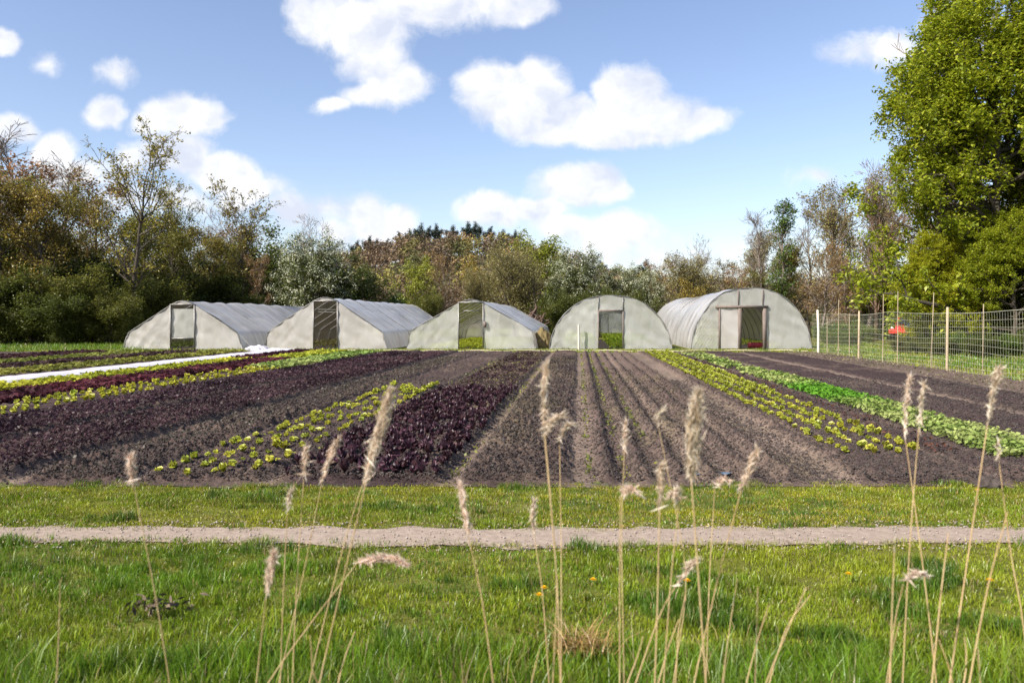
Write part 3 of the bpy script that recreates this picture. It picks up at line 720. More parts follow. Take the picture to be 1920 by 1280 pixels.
leaf_bed('red_seedlings', 'sparse dark red seedlings on the far half of the red lettuce bed', 'seedlings', -2.85, -1.45, 17.0, 34, 150, .035, cmix((.04, .02, .026), (.10, .07, .06)), .0, .05, seed=120)
leaf_bed('red_salad', 'maroon salad bed between two yellow-green rows at far left', 'salad bed', -11.75, -10.42, 13, 28.5, 330, .06, cmix((.048, .020, .025), (.115, .035, .044), .8), .01, .12, seed=89)
leaf_bed('yellow_salad', 'bright yellow-green patch ending the maroon salad bed', 'salad bed', -11.8, -10.5, 28.2, 35.3, 260, .075, cmix((.26, .30, .03), (.42, .42, .05)), .01, .12, seed=90)
leaf_bed('yellow_salad', 'long yellow-green salad row beside the white fleece', 'salad bed', -13.0, -12.0, 15, 28.5, 330, .065, cmix((.25, .28, .025), (.45, .44, .05)), .01, .12, seed=91)
leaf_bed('red_salad', 'dark purple salad patch at the end of the white fleece', 'salad bed', -13.0, -12.0, 28.3, 35.6, 280, .075, cmix((.035, .014, .02), (.075, .022, .035)), .01, .12, seed=92)
leaf_bed('salad_greens', 'pale green salad far end of the left lettuce bed', 'salad bed', -10.3, -8.95, 23.8, 35.4, 260, .065, cmix((.17, .25, .06), (.32, .37, .12)), .01, .10, seed=93)
for k, (a, b, cc) in enumerate([(-16.9, -15.5, ((.13, .14, .03), (.24, .24, .05))), (-18.7, -17.6, ((.05, .03, .03), (.09, .06, .05))), (-20.8, -19.5, ((.12, .14, .03), (.2, .22, .05))), (-23.4, -21.8, ((.05, .025, .03), (.08, .04, .04)))]):
    leaf_bed('salad_row', ['shaded yellowish row just beyond the white fleece', 'dull dark row second beyond the white fleece', 'shaded greenish row third beyond the white fleece', 'darkest red row next to the wood edge'][k], 'salad bed', a, b, 19, 36, 150, .065, cmix(*cc), .0, .09, thin=.32, seed=94 + k)
def weed_line(s0, w, y0, y1, dens, seed, label, cc=((.12, .15, .03), (.26, .26, .06))):
    leaf_bed('weeds', label, 'weeds', s0 - w, s0 + w, y0, y1, dens, .024, cmix(*cc), .0, .05, upb=.2, thin=.40, seed=seed)
weed_line(.10, .05, 7.6, 34, 260, 101, 'thin line of weeds in the furrow beside the central bed')
weed_line(.46, .045, 7.6, 34, 330, 102, 'line of yellow-green weeds between the first ridges')
weed_line(.83, .045, 7.6, 34, 300, 103, 'line of weeds between the second and third ridges')
weed_line(-3.05, .1, 9, 30, 120, 104, 'weeds in the furrow left of the red lettuces')
weed_line(-1.25, .09, 7.8, 24, 130, 105, 'weeds in the furrow right of the red lettuces')
weed_line(-2.1, .75, 17.5, 35, 60, 106, 'yellowish weeds over the bare end of the red lettuce bed', ((.13, .12, .05), (.22, .20, .07)))
weed_line(10.2, .9, 12, 36, 60, 107, 'grey-green dry weeds along the foot of the wire fence', ((.12, .11, .06), (.24, .21, .12)))

# fleece over one bed
xs = np.linspace(-1, 1, 25); ys = np.arange(12, 36.9, .12)
X, Y = np.meshgrid(xs, ys)
sF = -14.1 + .76 * X + .05 * (fbm(Y * .9, X * 0, 111) - .5)
Z = .05 + .09 * (1 - X ** 4) + .05 * (fbm(X * 3, Y * 1.5, 112) - .5) * (1 - X ** 6) + .015 * np.sin(Y * 9 + 3 * fbm(X * 2, Y, 4)) * (1 - np.abs(X))
i = (np.arange(len(ys) - 1)[:, None] * 25 + np.arange(24)[None]).reshape(-1)
fl = mk('row_cover', np.stack([sF + SK * Y, Y, Z], -1), [np.stack([i, i + 1, i + 26, i + 25], 1)], M['fleece'], smooth=True)
md = fl.modifiers.new('thick', 'SOLIDIFY'); md.thickness = .004
tag(fl, 'long white fleece crop cover stretched over one bed at left', 'crop cover')
def lump(name, c, r, seed, mat, nz=.5, sub=24, rough=3.0, flat=.15):
    th = np.linspace(0, 2 * np.pi, sub * 2, endpoint=False); ph = np.linspace(0, np.pi, sub)
    T, P = np.meshgrid(th, ph)
    nn = 1 + nz * (fbm(np.cos(T) * np.sin(P) * rough + 20 + seed, np.cos(P) * rough + np.sin(T) * np.sin(P) * rough + 20, seed, 4) - .5) * 2
    V = np.stack([r[0] * np.sin(P) * np.cos(T) * nn, r[1] * np.sin(P) * np.sin(T) * nn, r[2] * np.maximum(np.cos(P), -flat) * nn], -1).reshape(-1, 3)
    w = sub * 2; q = []
    for a in range(sub - 1):
        for b in range(w): q.append((a * w + b, (a + 1) * w + b, (a + 1) * w + (b + 1) % w, a * w + (b + 1) % w))
    o = mk(name, V, [np.array(q)], mat, smooth=True); o.location = c
    return o
tag(lump('fleece_bundle', (gx(486, 36.8), 36.8, .10), (.55, .3, .22), 5, M['fleece'], .45), 'rounded bundle of white fleece at the end of the crop cover', 'fleece')
tag(lump('fleece_bundle', (gx(522, 36.6), 36.6, .06), (.75, .3, .13), 8, M['fleece'], .6), 'flat crumpled white fleece lying before the second greenhouse door', 'fleece')

# hose along the far end of the beds
hx = np.linspace(-9, 14.2, 120)
mb = MB(); mb.tube(np.stack([hx, 37.3 + .18 * np.sin(hx * .7) + .1 * np.sin(hx * 2.1), .05 + .02 * np.sin(hx * 3)], 1), .035, 6)
tag(mb.build('irrigation_hose', M['hose'], smooth=True), 'pale hose lying along the far ends of the beds', 'hose')

# ------------------------------------------------------------------ greenhouses
ZT = 40.0; U = F / ZT
def prof(pts, n=48):
    """resample an outline (x,z) evenly"""
    pts = np.array(pts, float); d = np.r_[0, np.cumsum(np.linalg.norm(np.diff(pts, axis=0), axis=1))]
    t = np.linspace(0, d[-1], n); return np.stack([np.interp(t, d, pts[:, 0]), np.interp(t, d, pts[:, 1])], 1)
def smooth_poly(pts, it=2):
    pts = [np.array(p, float) for p in pts]
    for _ in range(it):
        o = [pts[0]]
        for a, b in zip(pts[:-1], pts[1:]): o += [a * .75 + b * .25, a * .25 + b * .75]
        o.append(pts[-1]); pts = o
    return pts
def gable(he, ze, hs, zs, zp, flare=.12):
    L_ = [(-he - flare, 0), (-he - .01, ze * .93), (-he, ze), (-he + .08, ze + .08), (-hs - .15, zs - .10), (-hs, zs), (-hs * .5, zp - .05), (0, zp)]
    return L_ + [(-x, z) for x, z in L_[::-1][1:]]
def arch(w, zp, p=2.3, q=1.65):
    a = np.linspace(0, np.pi, 41)
    return [(-w * np.sign(math.cos(t)) * abs(math.cos(t)) ** (2 / p), zp * abs(math.sin(t)) ** (2 / q)) for t in a]
def top_at(P, x):
    up = P[np.argsort(P[:, 0])]; return np.interp(x, up[:, 0], up[:, 1])
def panel(name, P, x0, x1, zlo, Yp, mat, root, seed, nx=44, nz=30, zhi=None):
    xs = np.linspace(x0, x1, nx); t = np.linspace(0, 1, nz)
    X, T = np.meshgrid(xs, t)
    top = np.minimum(top_at(P, X), zhi if zhi else 99); bot = np.minimum(zlo, top)
    Z = bot + (top - bot) * T
    u_ = X + .8 * Z * np.sign(X); Yv = Yp + .05 * (fbm(X * 1.1 + seed, Z * 1.1, seed, 2) - .5) + .045 * (fbm(u_ * 3.2 + seed, (Z - .5 * np.abs(X)) * .8, seed + 5, 3) - .5) + .018 * np.sin((X * 1.2 + Z * 2.0) * 4 + 5 * fbm(X, Z, seed + 2))
    i = (np.arange(nz - 1)[:, None] * nx + np.arange(nx - 1)[None]).reshape(-1)
    return mk(name, np.stack([X, Yv, Z], -1), [np.stack([i, i + 1, i + nx + 1, i + nx], 1)], mat, root, smooth=True)
def greenhouse(px, P, length, door, doortop, label, seed, cover='film', end='film_end', droop=.05, lean=0.0, pitch=2.0):
    root = empty('greenhouse', (gx(px, ZT), ZT, 0)); tag(root, label, 'greenhouse', 'plastic greenhouses in a row')
    P = prof(P, 60)
    ny = int(length / .2); ty = np.linspace(0, length, ny)
    g = np.random.default_rng(seed)
    hoop = np.abs(np.sin(np.pi * ty / pitch)) ** .7
    sag = 1 - .012 * hoop
    A = np.arange(60) / 59
    V = np.zeros((ny, 60, 3))
    for k, y in enumerate(ty):
        wr = .045 * (fbm(A * 14, A * 0 + y * .35, seed, 3) - .5) + .040 * (fbm(A * 4 + y * .6, A * 0 + y * 1.4, seed + 9, 3) - .5)
        sc = sag[k] + wr * np.sin(np.pi * A) ** .3
        zz = P[:, 1] * sc - droop * hoop[k] * (P[:, 1] / P[:, 1].max()) ** 2 + lean * math.sin(y * .35) * P[:, 1] / P[:, 1].max() * .3
        zz = np.where(P[:, 1] < .01, 0, zz)
        V[k, :, 0] = P[:, 0] * sc + SK * y; V[k, :, 1] = y; V[k, :, 2] = zz
    i = (np.arange(ny - 1)[:, None] * 60 + np.arange(59)[None]).reshape(-1)
    mk('plastic_cover', V, [np.stack([i, i + 1, i + 61, i + 60], 1)], M[cover], root, smooth=True)
    hm = None
    for k in range(int(length / pitch) + 1):
        y = k * pitch
        if hm is None:
            mb = MB(); Pi = P * np.array([.985, .985]); Pi[:, 1] = np.maximum(Pi[:, 1], -.05)
            mb.tube(np.stack([Pi[:, 0], Pi[:, 0] * 0, Pi[:, 1]], 1), .025, 5); o = mb.build('hoop', M['steel'], root, True); hm = o.data
        else: o = obj('hoop', hm, None, root)
        o.location = (SK * y, y + (.02 if k == 0 else 0), 0)
    mb = MB(); zt = P[:, 1].max() * .965
    mb.tube([(0, 0, zt), (SK * length, length, zt)], .02, 5); mb.build('ridge_pipe', M['steel'], root, True)
    # front hem: a stretched tube outlining the front arch
    mb = MB(); mb.tube(np.stack([P[:, 0] * 1.0, P[:, 0] * 0 - .015, P[:, 1] * 1.0], 1), .015, 5); mb.build('front_arch', M['steel'], root, True)
    a, b = door
    panel('end_panel', P, P[:, 0].min() + .02, a, 0, 0, M[end], root, seed + 1)
    panel('end_panel', P, b, P[:, 0].max() - .02, 0, 0, M[end], root, seed + 2)
    panel('door_header', P, a, b, doortop, .0, M[end], root, seed + 3, 10, 6)
    # rear end
    rr = panel('rear_panel', P, P[:, 0].min() + .02, -.6, 0, 0, M[end], root, seed + 4); rr.location = (SK * length, length, 0)
    rr = panel('rear_panel', P, .6, P[:, 0].max() - .02, 0, 0, M[end], root, seed + 5); rr.location = (SK * length, length, 0)
    rr = panel('rear_panel', P, -.6, .6, 1.95, 0, M[end], root, seed + 6, 8, 6); rr.location = (SK * length, length, 0)
    return root, P
def frame(root, xs, zt, mat, w=.045, lintel=None, ext=(0, 0)):
    for x in xs:
        mb = MB(); mb.box((x - w / 2, -.06, -.05), (x + w / 2, .03, zt)); mb.build('door_post', mat, root)
    mb = MB(); mb.box((min(xs) - ext[0] - w / 2, -.062, zt), (max(xs) + ext[1] + w / 2, .028, zt + (lintel or w))); mb.build('lintel', mat, root)

dx = lambda p, c: (p - c) / U
zz = lambda y: gz(y, ZT)
# first, at the wood
P = smooth_poly(gable(2.87, .82, .60, 2.32, 2.52, .25), 1)
g1, P1_ = greenhouse(343, P, 20, (dx(320, 343), dx(365, 343)), 2.30, 'greenhouse at far left beside the wood, greyish film, torn sheet in its doorway', 201, droop=.02)
frame(g1, (dx(320, 343), dx(365, 343)), 2.30, M['steel'], .05)
o = panel('door_curtain', P1_, dx(320, 343) + .03, dx(365, 343) - .03, .58, .04, M['film_clear'], g1, 210, 14, 12, 2.1)
mb = MB(); mb.box((dx(320, 343), -.03, .55), (dx(365, 343), .0, .60)); mb.build('door_rail', M['steel'], g1)
# second
P = smooth_poly(gable(2.98, .88, .63, 2.50, 2.70, .22), 1)
g2, P2_ = greenhouse(610, P, 20, (dx(588, 610), dx(633, 610)), 2.48, 'second greenhouse from the left, cream end walls, open doorway showing roof bars and plants', 221, droop=.03)
frame(g2, (dx(588, 610), dx(633, 610)), 2.48, M['steel'], .05)
for z_ in (1.95, 2.08):
    mb = MB(); mb.tube([(-.5, .1, z_), (.6, .1, z_ - .03)], .016, 5); mb.build('door_rail', M['steel'], g2)
# third
P = smooth_poly(gable(3.15, .95, .63, 2.42, 2.60, .20), 1)
g3, P3_ = greenhouse(884, P, 20, (dx(860, 884), dx(906, 884)), 2.40, 'middle greenhouse with open door showing bright green lettuce rows inside', 241, droop=.03, end='film_clear')
frame(g3, (dx(860, 884), dx(906, 884)), 2.40, M['steel'], .055)
mb = MB(); mb.box((-.5, .1, 1.98), (.5, .13, 2.02)); mb.build('door_rail', M['steel'], g3)
mb = MB(); mb.box((dx(906, 884) + .02, -.12, 1.15), (dx(906, 884) + .16, -.06, 1.45)); mb.build('door_latch', M['wood_dark'], g3)
# fourth
P = arch(3.18, 2.80, 2.3, 1.75)
g4, P4_ = greenhouse(1145, P, 18, (dx(1122, 1145), dx(1168, 1145)), 2.02, 'rounded greenhouse right of the middle with dark plastic curtain over its door', 261, droop=.02, end='film_clear')
frame(g4, (dx(1122, 1145), dx(1168, 1145)), 1.96, M['wood_dark'], .05, .09)
panel('door_curtain', P4_, dx(1122, 1145) + .03, dx(1168, 1145) - .03, .86, .03, M['film_dark'], g4, 270, 14, 10, 1.95)
for x in (dx(1122, 1145), dx(1168, 1145)):
    mb = MB(); mb.box((x - .018, -.05, 2.06), (x + .018, .02, 2.70)); mb.build('header_stud', M['steel'], g4)
# fifth
P = arch(3.12, 3.18, 2.35, 1.75)
g5, P5_ = greenhouse(1409, P, 24, (dx(1387, 1409), dx(1431, 1409)), 2.2, 'tallest rounded greenhouse at far right with dark timber double door frame', 281, droop=.05, end='film_clear', lean=.25, pitch=1.6)
w = .17
for x in (dx(1387, 1409) - .02, dx(1433, 1409)):
    mb = MB(); mb.box((x - w / 2, -.12, -.05), (x + w / 2, .05, 2.14)); mb.build('door_post', M['wood_dark'], g5)
mb = MB(); mb.box((dx(1348.5, 1409) - .04, -.11, -.05), (dx(1348.5, 1409) + .04, .03, 2.12)); mb.build('door_post', M['wood_dark'], g5)
mb = MB(); mb.box((dx(1341, 1409), -.13, 2.14), (dx(1439, 1409), .06, 2.27)); mb.build('lintel', M['wood_dark'], g5)
for x in (dx(1384, 1409), dx(1430, 1409)):
    mb = MB(); mb.box((x - .02, -.05, 2.27), (x + .02, .02, 3.08)); mb.build('header_stud', M['wood_dark'], g5)
o = panel('door_leaf', P5_, dx(1350, 1409) + .02, dx(1384, 1409), .06, -.07, M['film'], g5, 291, 10, 10, 2.1)
# diamond netting low on its left end wall
mb = MB()
for k in range(-14, 22):
    for sgn in (1, -1):
        x_ = -3.0 + k * .17 * 1.0; pts = []
        for t in np.linspace(0, 1, 12):
            X_ = x_ + sgn * t * 1.1; Z_ = .06 + t * 1.55
            if -2.98 < X_ < dx(1347, 1409) and Z_ < top_at(P5_, X_) - .08: pts.append((X_, -.085, Z_))
        if len(pts) > 2: mb.tube(pts, .006, 3)
mb.build('wire_netting', M['wire'], g5)

# things lying or growing in the greenhouses
def inner_crop(name, label, gpx, rows, y0, y1, size, dens, cc, hgt, seed):
    g = np.random.default_rng(seed); C = []
    for (a, b) in rows:
        n = int((b - a) * (y1 - y0) * dens); y = g.uniform(y0, y1, n); C.append(np.stack([gx(gpx, ZT) + g.uniform(a, b, n) + SK * y, ZT + y, .02 + g.random(n) * hgt], 1))
    C = np.concatenate(C); V, Q = leaf_quads(g, C, size, .6, .6)
    t = g.random((len(C), 1)); cols = np.repeat(np.array(cc[0]) * (1 - t) + np.array(cc[1]) * t, 4, axis=0)
    tag(mk(name, V, [Q], M['crop'], cols=cols), label, 'crop rows', kind='stuff')
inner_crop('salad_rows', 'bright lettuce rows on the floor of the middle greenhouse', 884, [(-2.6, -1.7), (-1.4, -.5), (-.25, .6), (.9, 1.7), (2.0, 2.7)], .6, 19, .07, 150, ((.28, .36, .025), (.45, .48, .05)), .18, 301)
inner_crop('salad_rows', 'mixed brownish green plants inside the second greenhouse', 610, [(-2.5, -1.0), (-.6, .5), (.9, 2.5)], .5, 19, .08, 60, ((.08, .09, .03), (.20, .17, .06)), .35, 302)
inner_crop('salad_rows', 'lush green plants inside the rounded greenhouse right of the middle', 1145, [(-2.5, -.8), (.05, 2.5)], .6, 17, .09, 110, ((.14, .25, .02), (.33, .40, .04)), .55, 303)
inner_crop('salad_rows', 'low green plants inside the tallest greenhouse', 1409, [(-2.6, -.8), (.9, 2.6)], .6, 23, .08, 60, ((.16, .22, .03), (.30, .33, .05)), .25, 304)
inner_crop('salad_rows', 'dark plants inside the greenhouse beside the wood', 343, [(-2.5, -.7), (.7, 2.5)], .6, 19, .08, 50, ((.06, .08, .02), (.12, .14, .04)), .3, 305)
for (c, hw, ln, nm) in ((343, 2.8, 20, 'shaded'), (610, 2.9, 20, 'brown'), (884, 3.0, 20, 'lettuce'), (1145, 3.0, 18, 'planted'), (1409, 3.0, 24, 'trodden')):
    x = gx(c, ZT)
    V = np.array([(x - hw, ZT + .1, .012), (x + hw, ZT + .1, .012), (x + hw + SK * ln, ZT + ln, .012), (x - hw + SK * ln, ZT + ln, .012)])
    tag(mk('soil_floor', V, [np.array([(0, 1, 2, 3)])], M['clod']), '%s bare earth floor inside a plastic greenhouse' % nm, kind='structure')
cr_ = empty('crate', (gx(1421, 41.2), 41.2, .0), .2)
mb = MB(); mb.box((-.45, -.2, .02), (.45, .2, .05)); mb.build('base', M['crate_red'], cr_)
for (a, b) in (((-.45, -.22, .02), (.45, -.2, .32)), ((-.45, .2, .02), (.45, .22, .32)), ((-.47, -.22, .02), (-.45, .22, .32)), ((.45, -.22, .02), (.47, .22, .32))):
    mb = MB(); mb.box(a, b); mb.build('side_panel', M['crate_red'], cr_)
tag(cr_, 'dark red crate on the floor inside the tallest greenhouse doorway', 'crate')
mb = MB(); mb.tube([(0, 0, -.1), (.01, -.02, .6), (.0, 0, 1.28)], [.055, .055, .05], 8)
st_ = mb.build('wooden_stake', M['wood_white'], smooth=True); st_.location = (gx(1085, 39.7), 39.7, 0)
tag(st_, 'pale upright stake before the rounded greenhouse left of its curtained door', 'stake')
tag(lump('compost_heap', (gx(1017, 43), 43, .05), (.48, .45, .92), 15, M['compost'], .35, rough=5), 'brown compost heap standing between the middle and rounded greenhouses', 'compost heap')
# brush pile behind the third greenhouse
g = np.random.default_rng(55); mb = MB()
for k in range(150):
    a = g.uniform(0, 6.28); r_ = g.uniform(0, 1.0); b = np.array([r_ * math.cos(a), r_ * math.sin(a) * .7, g.uniform(0, 2.5) * (1 - .55 * r_)])
    d = np.array([g.normal() * .5, g.normal() * .4, g.normal() * .45 + .25]); d /= np.linalg.norm(d); ln = g.uniform(.7, 1.7)
    mb.tube([b - d * ln / 2, b + g.normal(size=3) * .06, b + d * ln / 2], g.uniform(.025, .075) * np.array([1, .9, .6]), 5)
bp = mb.build('brush_pile', M['bark_red'], smooth=True); bp.location = (gx(1003, 62.5), 62.5, 0)
tag(bp, 'tall heap of cut brown branches behind the middle greenhouse', 'brush pile')

# ------------------------------------------------------------------ wire fence
fr = empty('wire_fence', (11.07 + SK * 36.8, 36.8, 0)); tag(fr, 'wire netting fence on wooden posts along the right edge of the field', 'fence')
def fpos(y, off=0): return np.array([(11.07 + SK * y + off) - fr.location.x, y - 36.8, 0])
mb = MB()
ys = np.arange(8, 36.81, .25)
for k in range(11):
    z = (.10, .22, .35, .50, .66, .83, 1.0, 1.18, 1.37, 1.57, 1.80)[k]
    pts = np.array([fpos(y) + np.array([.02 * math.sin(y * 1.3 + k), 0, z + .035 * math.sin(y * .8 + k * .5) + (.10 * abs(math.sin((y - 36.8) / 4.5 * math.pi)) * -.4 if k > 7 else 0)]) for y in ys])
    mb.tube(pts, .0036 if k < 10 else .007, 3)
for y in np.arange(8, 36.8, .13):
    mb.tube([fpos(y) + np.array([.02 * math.sin(y * 1.3), 0, .06]), fpos(y) + np.array([.02, 0, .9]), fpos(y + .01) + np.array([.0, 0, 1.78])], .0025, 3)
mb.build('netting', M['wire'], fr)
for (px, yb, yt, r_, mt) in ((1522, 662, 581, .058, 'wood_white'), (1626, 673, 583, .042, 'wood'), (1783, 697, 576, .042, 'wood')):
    D = gD(yb); b = fpos(D, -.04); mb = MB(); h = gz(yt, D)
    mb.tube([b + (0, 0, -.1), b + (.01, 0, h * .5), b + (-.03 if px == 1522 else .02, 0, h), b + (-.03 if px == 1522 else .02, 0, h + .01)], [r_, r_ * .95, r_ * .85, .005], 8); mb.build('post', M[mt], fr, True)
for (yb, h, ln) in ((664, 1.75, 0), (667, 2.4, .02), (670, 1.8, 0), (679, 2.5, .03), (683, 2.55, .02), (692, 2.42, .10), (706, 2.0, .03), (725, 2.0, .02), (760, 2.0, 0)):
    D = gD(yb); b = fpos(D, .03); mb = MB(); mb.tube([b + (0, 0, -.1), b + (ln * .5, 0, h / 2), b + (ln, 0, h)], .014, 5); mb.build('rod', M['wood'], fr, True)

# ------------------------------------------------------------------ trees
def many(kind, cat, group, rows):
    for (px, top, D, w, label) in rows: plant(kind, px, top, D, w, label, cat, group)
GW = 'trees of the wood on the left'
OL = 'olive budding tree massed in the left wood'
plant('open_a', 228, 245, 50, 1.0, 'tall open budding tree with clear dark trunk rising above the left wood', 'tree', None, rz=.4)
plant('open_b', 455, 335, 64, 1.0, 'spreading tree with airy crown at the right end of the left wood', 'tree', None, rz=2.0)
plant('open_a', 335, 335, 60, .8, 'slender half-bare tree between the tall open tree and the spreading one', 'tree', None, rz=3.0)
many('olive_a', 'tree', GW, [(px, t, D, w, OL) for (px, t, D, w) in ((40, 325, 52, 1.0), (130, 350, 54, 1.0), (-60, 300, 52, 1.1), (190, 375, 58, .9), (290, 400, 60, .95), (-190, 280, 55, 1.1), (-340, 300, 55, 1.1), (20, 330, 66, 1.2), (150, 360, 68, 1.1))])
many('olive_b', 'tree', GW, [(px, t, D, w, OL) for (px, t, D, w) in ((85, 345, 49, 1.0), (5, 330, 49, 1.0), (-120, 300, 48, 1.0), (255, 410, 55, .9), (330, 430, 58, 1.0), (395, 440, 66, 1.1), (360, 420, 72, 1.1), (260, 395, 72, 1.2), (440, 455, 70, 1.0))])
plant('brown_a', 165, 330, 60, 1.0, 'rusty brown budding tree left of the tall open tree', 'tree', None)
plant('brown_a', 60, 310, 60, 1.1, 'tall russet budding tree near the left edge of the wood', 'tree', None)
plant('brown_a', 410, 420, 74, 1.2, 'brownish tree behind the spreading tree of the left wood', 'tree', None)
plant('brown_a', 485, 478, 64, .62, 'rust-brown thin bush tree left of the white blossoming tree', 'tree', None)
plant('bare_a', 28, 232, 62, 1.5, 'bare twiggy tree top above the far left of the wood', 'tree', None)
plant('bare_a', 118, 290, 70, 1.5, 'bare pale twigs rising behind the left wood', 'tree', None)
plant('bare_b', 425, 385, 78, 1.0, 'grey bare tree behind the right end of the left wood', 'tree', None)
plant('bare_b', 580, 403, 92, 1.0, 'bare pale twiggy tree behind the white blossoming tree', 'tree', None)
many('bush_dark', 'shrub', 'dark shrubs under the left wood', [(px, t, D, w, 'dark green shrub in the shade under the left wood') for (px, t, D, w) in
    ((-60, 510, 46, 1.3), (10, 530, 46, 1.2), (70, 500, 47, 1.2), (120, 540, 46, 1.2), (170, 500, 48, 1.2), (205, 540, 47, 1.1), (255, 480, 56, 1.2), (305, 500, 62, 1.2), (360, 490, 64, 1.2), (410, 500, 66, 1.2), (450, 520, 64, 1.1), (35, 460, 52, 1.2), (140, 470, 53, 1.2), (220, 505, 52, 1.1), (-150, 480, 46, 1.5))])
plant('bush_dark', 500, 430, 74, 1.0, 'tall green tree just left of the white blossoming tree', 'tree', None, name='budding_tree')
plant('hawthorn', 582, 438, 64, 1.0, 'largest white blossoming hawthorn behind the first two greenhouses', 'tree', 'hawthorns in blossom')
plant('bush_dark', 655, 480, 67, .9, 'very dark evergreen bush right of the largest hawthorn', 'shrub', None)
plant('lime', 790, 482, 66, .85, 'yellow-green round tree behind the middle greenhouses', 'tree', None)
plant('brown_a', 838, 478, 67, .70, 'orange-brown round tree touching the yellow-green one', 'tree', None)
plant('bush_dark', 800, 540, 64, .85, 'low green bush at the foot of the yellow-green round tree', 'shrub', None)
plant('bush_fresh', 745, 545, 68, .9, 'pale low bush between the dark evergreen and the yellow-green tree', 'shrub', None)
plant('oak_yellow', 905, 478, 84, .8, 'golden yellow tree at the foot of the hill', 'tree', None)
plant('willow', 965, 462, 68, .92, 'wide olive willow behind the middle greenhouse', 'tree', None)
plant('willow', 905, 500, 72, .8, 'smaller grey-olive willow beside the golden tree', 'tree', None)
plant('lime', 1000, 434, 120, 1.1, 'bright lime-green round tree on the shoulder of the hill', 'tree', None)
plant('hawthorn', 1082, 465, 72, .95, 'white blossoming hawthorn behind the rounded greenhouse', 'tree', 'hawthorns in blossom')
plant('hawthorn', 1172, 497, 74, 1.0, 'lower blossoming hawthorn between the two rounded greenhouses', 'tree', 'hawthorns in blossom')
plant('hawthorn', 1215, 505, 80, .8, 'faded hawthorn with few flowers left of the tallest greenhouse', 'tree', 'hawthorns in blossom')
plant('bush_dark', 1040, 540, 66, 1.0, 'dark bush behind the left shoulder of the rounded greenhouse', 'shrub', None)
plant('bush_dark', 1120, 535, 66, 1.1, 'dark bush under the hawthorns behind the rounded greenhouse', 'shrub', None)
plant('bush_dark', 1195, 545, 66, 1.0, 'dark bush in the gap between the rounded greenhouses', 'shrub', None)
plant('willow', 1290, 478, 72, .95, 'broad olive tree behind the tallest greenhouse', 'tree', None)
plant('brown_a', 1240, 490, 84, 1.0, 'brownish tree at the foot of the hill left of the broad olive tree', 'tree', None)
plant('bare_b', 1310, 442, 80, .8, 'bare twigs fanning above the broad olive tree', 'tree', None)
plant('brown_a', 1350, 488, 76, .95, 'brown budding tree right of the broad olive tree', 'tree', None)
plant('oak_yellow', 1300, 522, 68, .8, 'yellowish bush over the roof of the tallest greenhouse', 'shrub', None)
plant('olive_a', 1420, 500, 66, 1.1, 'olive bush behind the arch of the tallest greenhouse', 'shrub', None)
plant('bare_a', 1425, 392, 66, .95, 'thin bare tree left of the slim poplar', 'tree', None)
plant('poplar', 1475, 378, 64, 1.0, 'slim leafy poplar behind the tallest greenhouse', 'tree', None)
plant('bare_a', 1518, 385, 70, .9, 'thin bare tree right of the slim poplar', 'tree', None)
plant('grey_willow', 1400, 440, 72, .9, 'grey-green upright tree behind the thin bare ones', 'tree', None)
plant('grey_willow', 1565, 335, 60, .9, 'tall grey-olive tree beyond the corner post of the fence', 'tree', None)
plant('grey_willow', 1625, 305, 58, .95, 'tallest grey-olive tree left of the big green maple', 'tree', None)
plant('bare_b', 1640, 300, 56, .75, 'bare arching branches reaching toward the maple', 'tree', None)
plant('brown_a', 1540, 455, 54, .8, 'rusty brown twiggy tree right of the tallest greenhouse', 'tree', None)
plant('brown_a', 1590, 480, 58, .8, 'reddish brown thicket tree behind the fence corner', 'tree', None)
plant('olive_b', 1660, 420, 62, .8, 'olive tree in the thicket left of the maple', 'tree', None)
plant('olive_a', 1600, 430, 70, .8, 'olive tree behind the reddish brown thicket', 'tree', None)
plant('grey_willow', 1440, 430, 74, 1.3, 'broad grey-green tree behind the slim poplar', 'tree', None)
plant('grey_willow', 1500, 420, 68, 1.2, 'grey-green tree between the slim poplar and the corner post', 'tree', None)
plant('olive_b', 1470, 470, 64, 1.0, 'olive young tree at the foot of the slim poplar', 'tree', None)
plant('grey_willow', 1590, 350, 66, 1.2, 'grey-olive tree behind the two tallest ones', 'tree', None)
plant('grey_willow', 1680, 320, 64, 1.1, 'grey-olive tree half hidden by the left edge of the maple', 'tree', None)
plant('brown_a', 1370, 500, 66, .9, 'brown budding bush behind the left shoulder of the tallest arch', 'tree', None)
plant('bush_dark', 1640, 520, 60, 1.1, 'dark undergrowth bush under the olive thicket', 'shrub', None)
plant('bush_dark', 1560, 560, 62, 1.0, 'shaded bush behind the fence corner', 'shrub', None)
mp_ = plant('maple', 1888, 0, 42, .90, 'big bright green maple overhanging the fence at right', 'tree', None, H=21.5, rz=1.0)
plant('maple', 1815, 390, 60, 1.1, 'young maple standing in for low boughs behind the dark blue car', 'tree', None, rz=4.0)  # this and the next two stand in for the big maple's low boughs
plant('maple', 1735, 440, 43, 1.15, 'small maple standing in for drooping boughs left of the big maple trunk', 'tree', None, rz=5.3)
plant('maple', 1905, 390, 40, 1.1, 'young maple standing in for low boughs in front of the big maple trunk', 'tree', None, rz=.7)
plant('maple', 2080, 0, 45, .9, 'second green maple at the right edge', 'tree', None, H=21, rz=2.4)
plant('bare_b', 1790, -40, 60, .7, 'tall pinkish bare tree rising behind the maple', 'tree', None, H=27)
plant('bare_a', 1735, 130, 62, .9, 'slim bare tree left of the maple top', 'tree', None)
plant('olive_a', 1900, 250, 68, 1.2, 'olive tree seen through the maple branches', 'tree', None)
plant('olive_b', 1760, 400, 72, 1.0, 'olive tree behind the red car', 'tree', None)
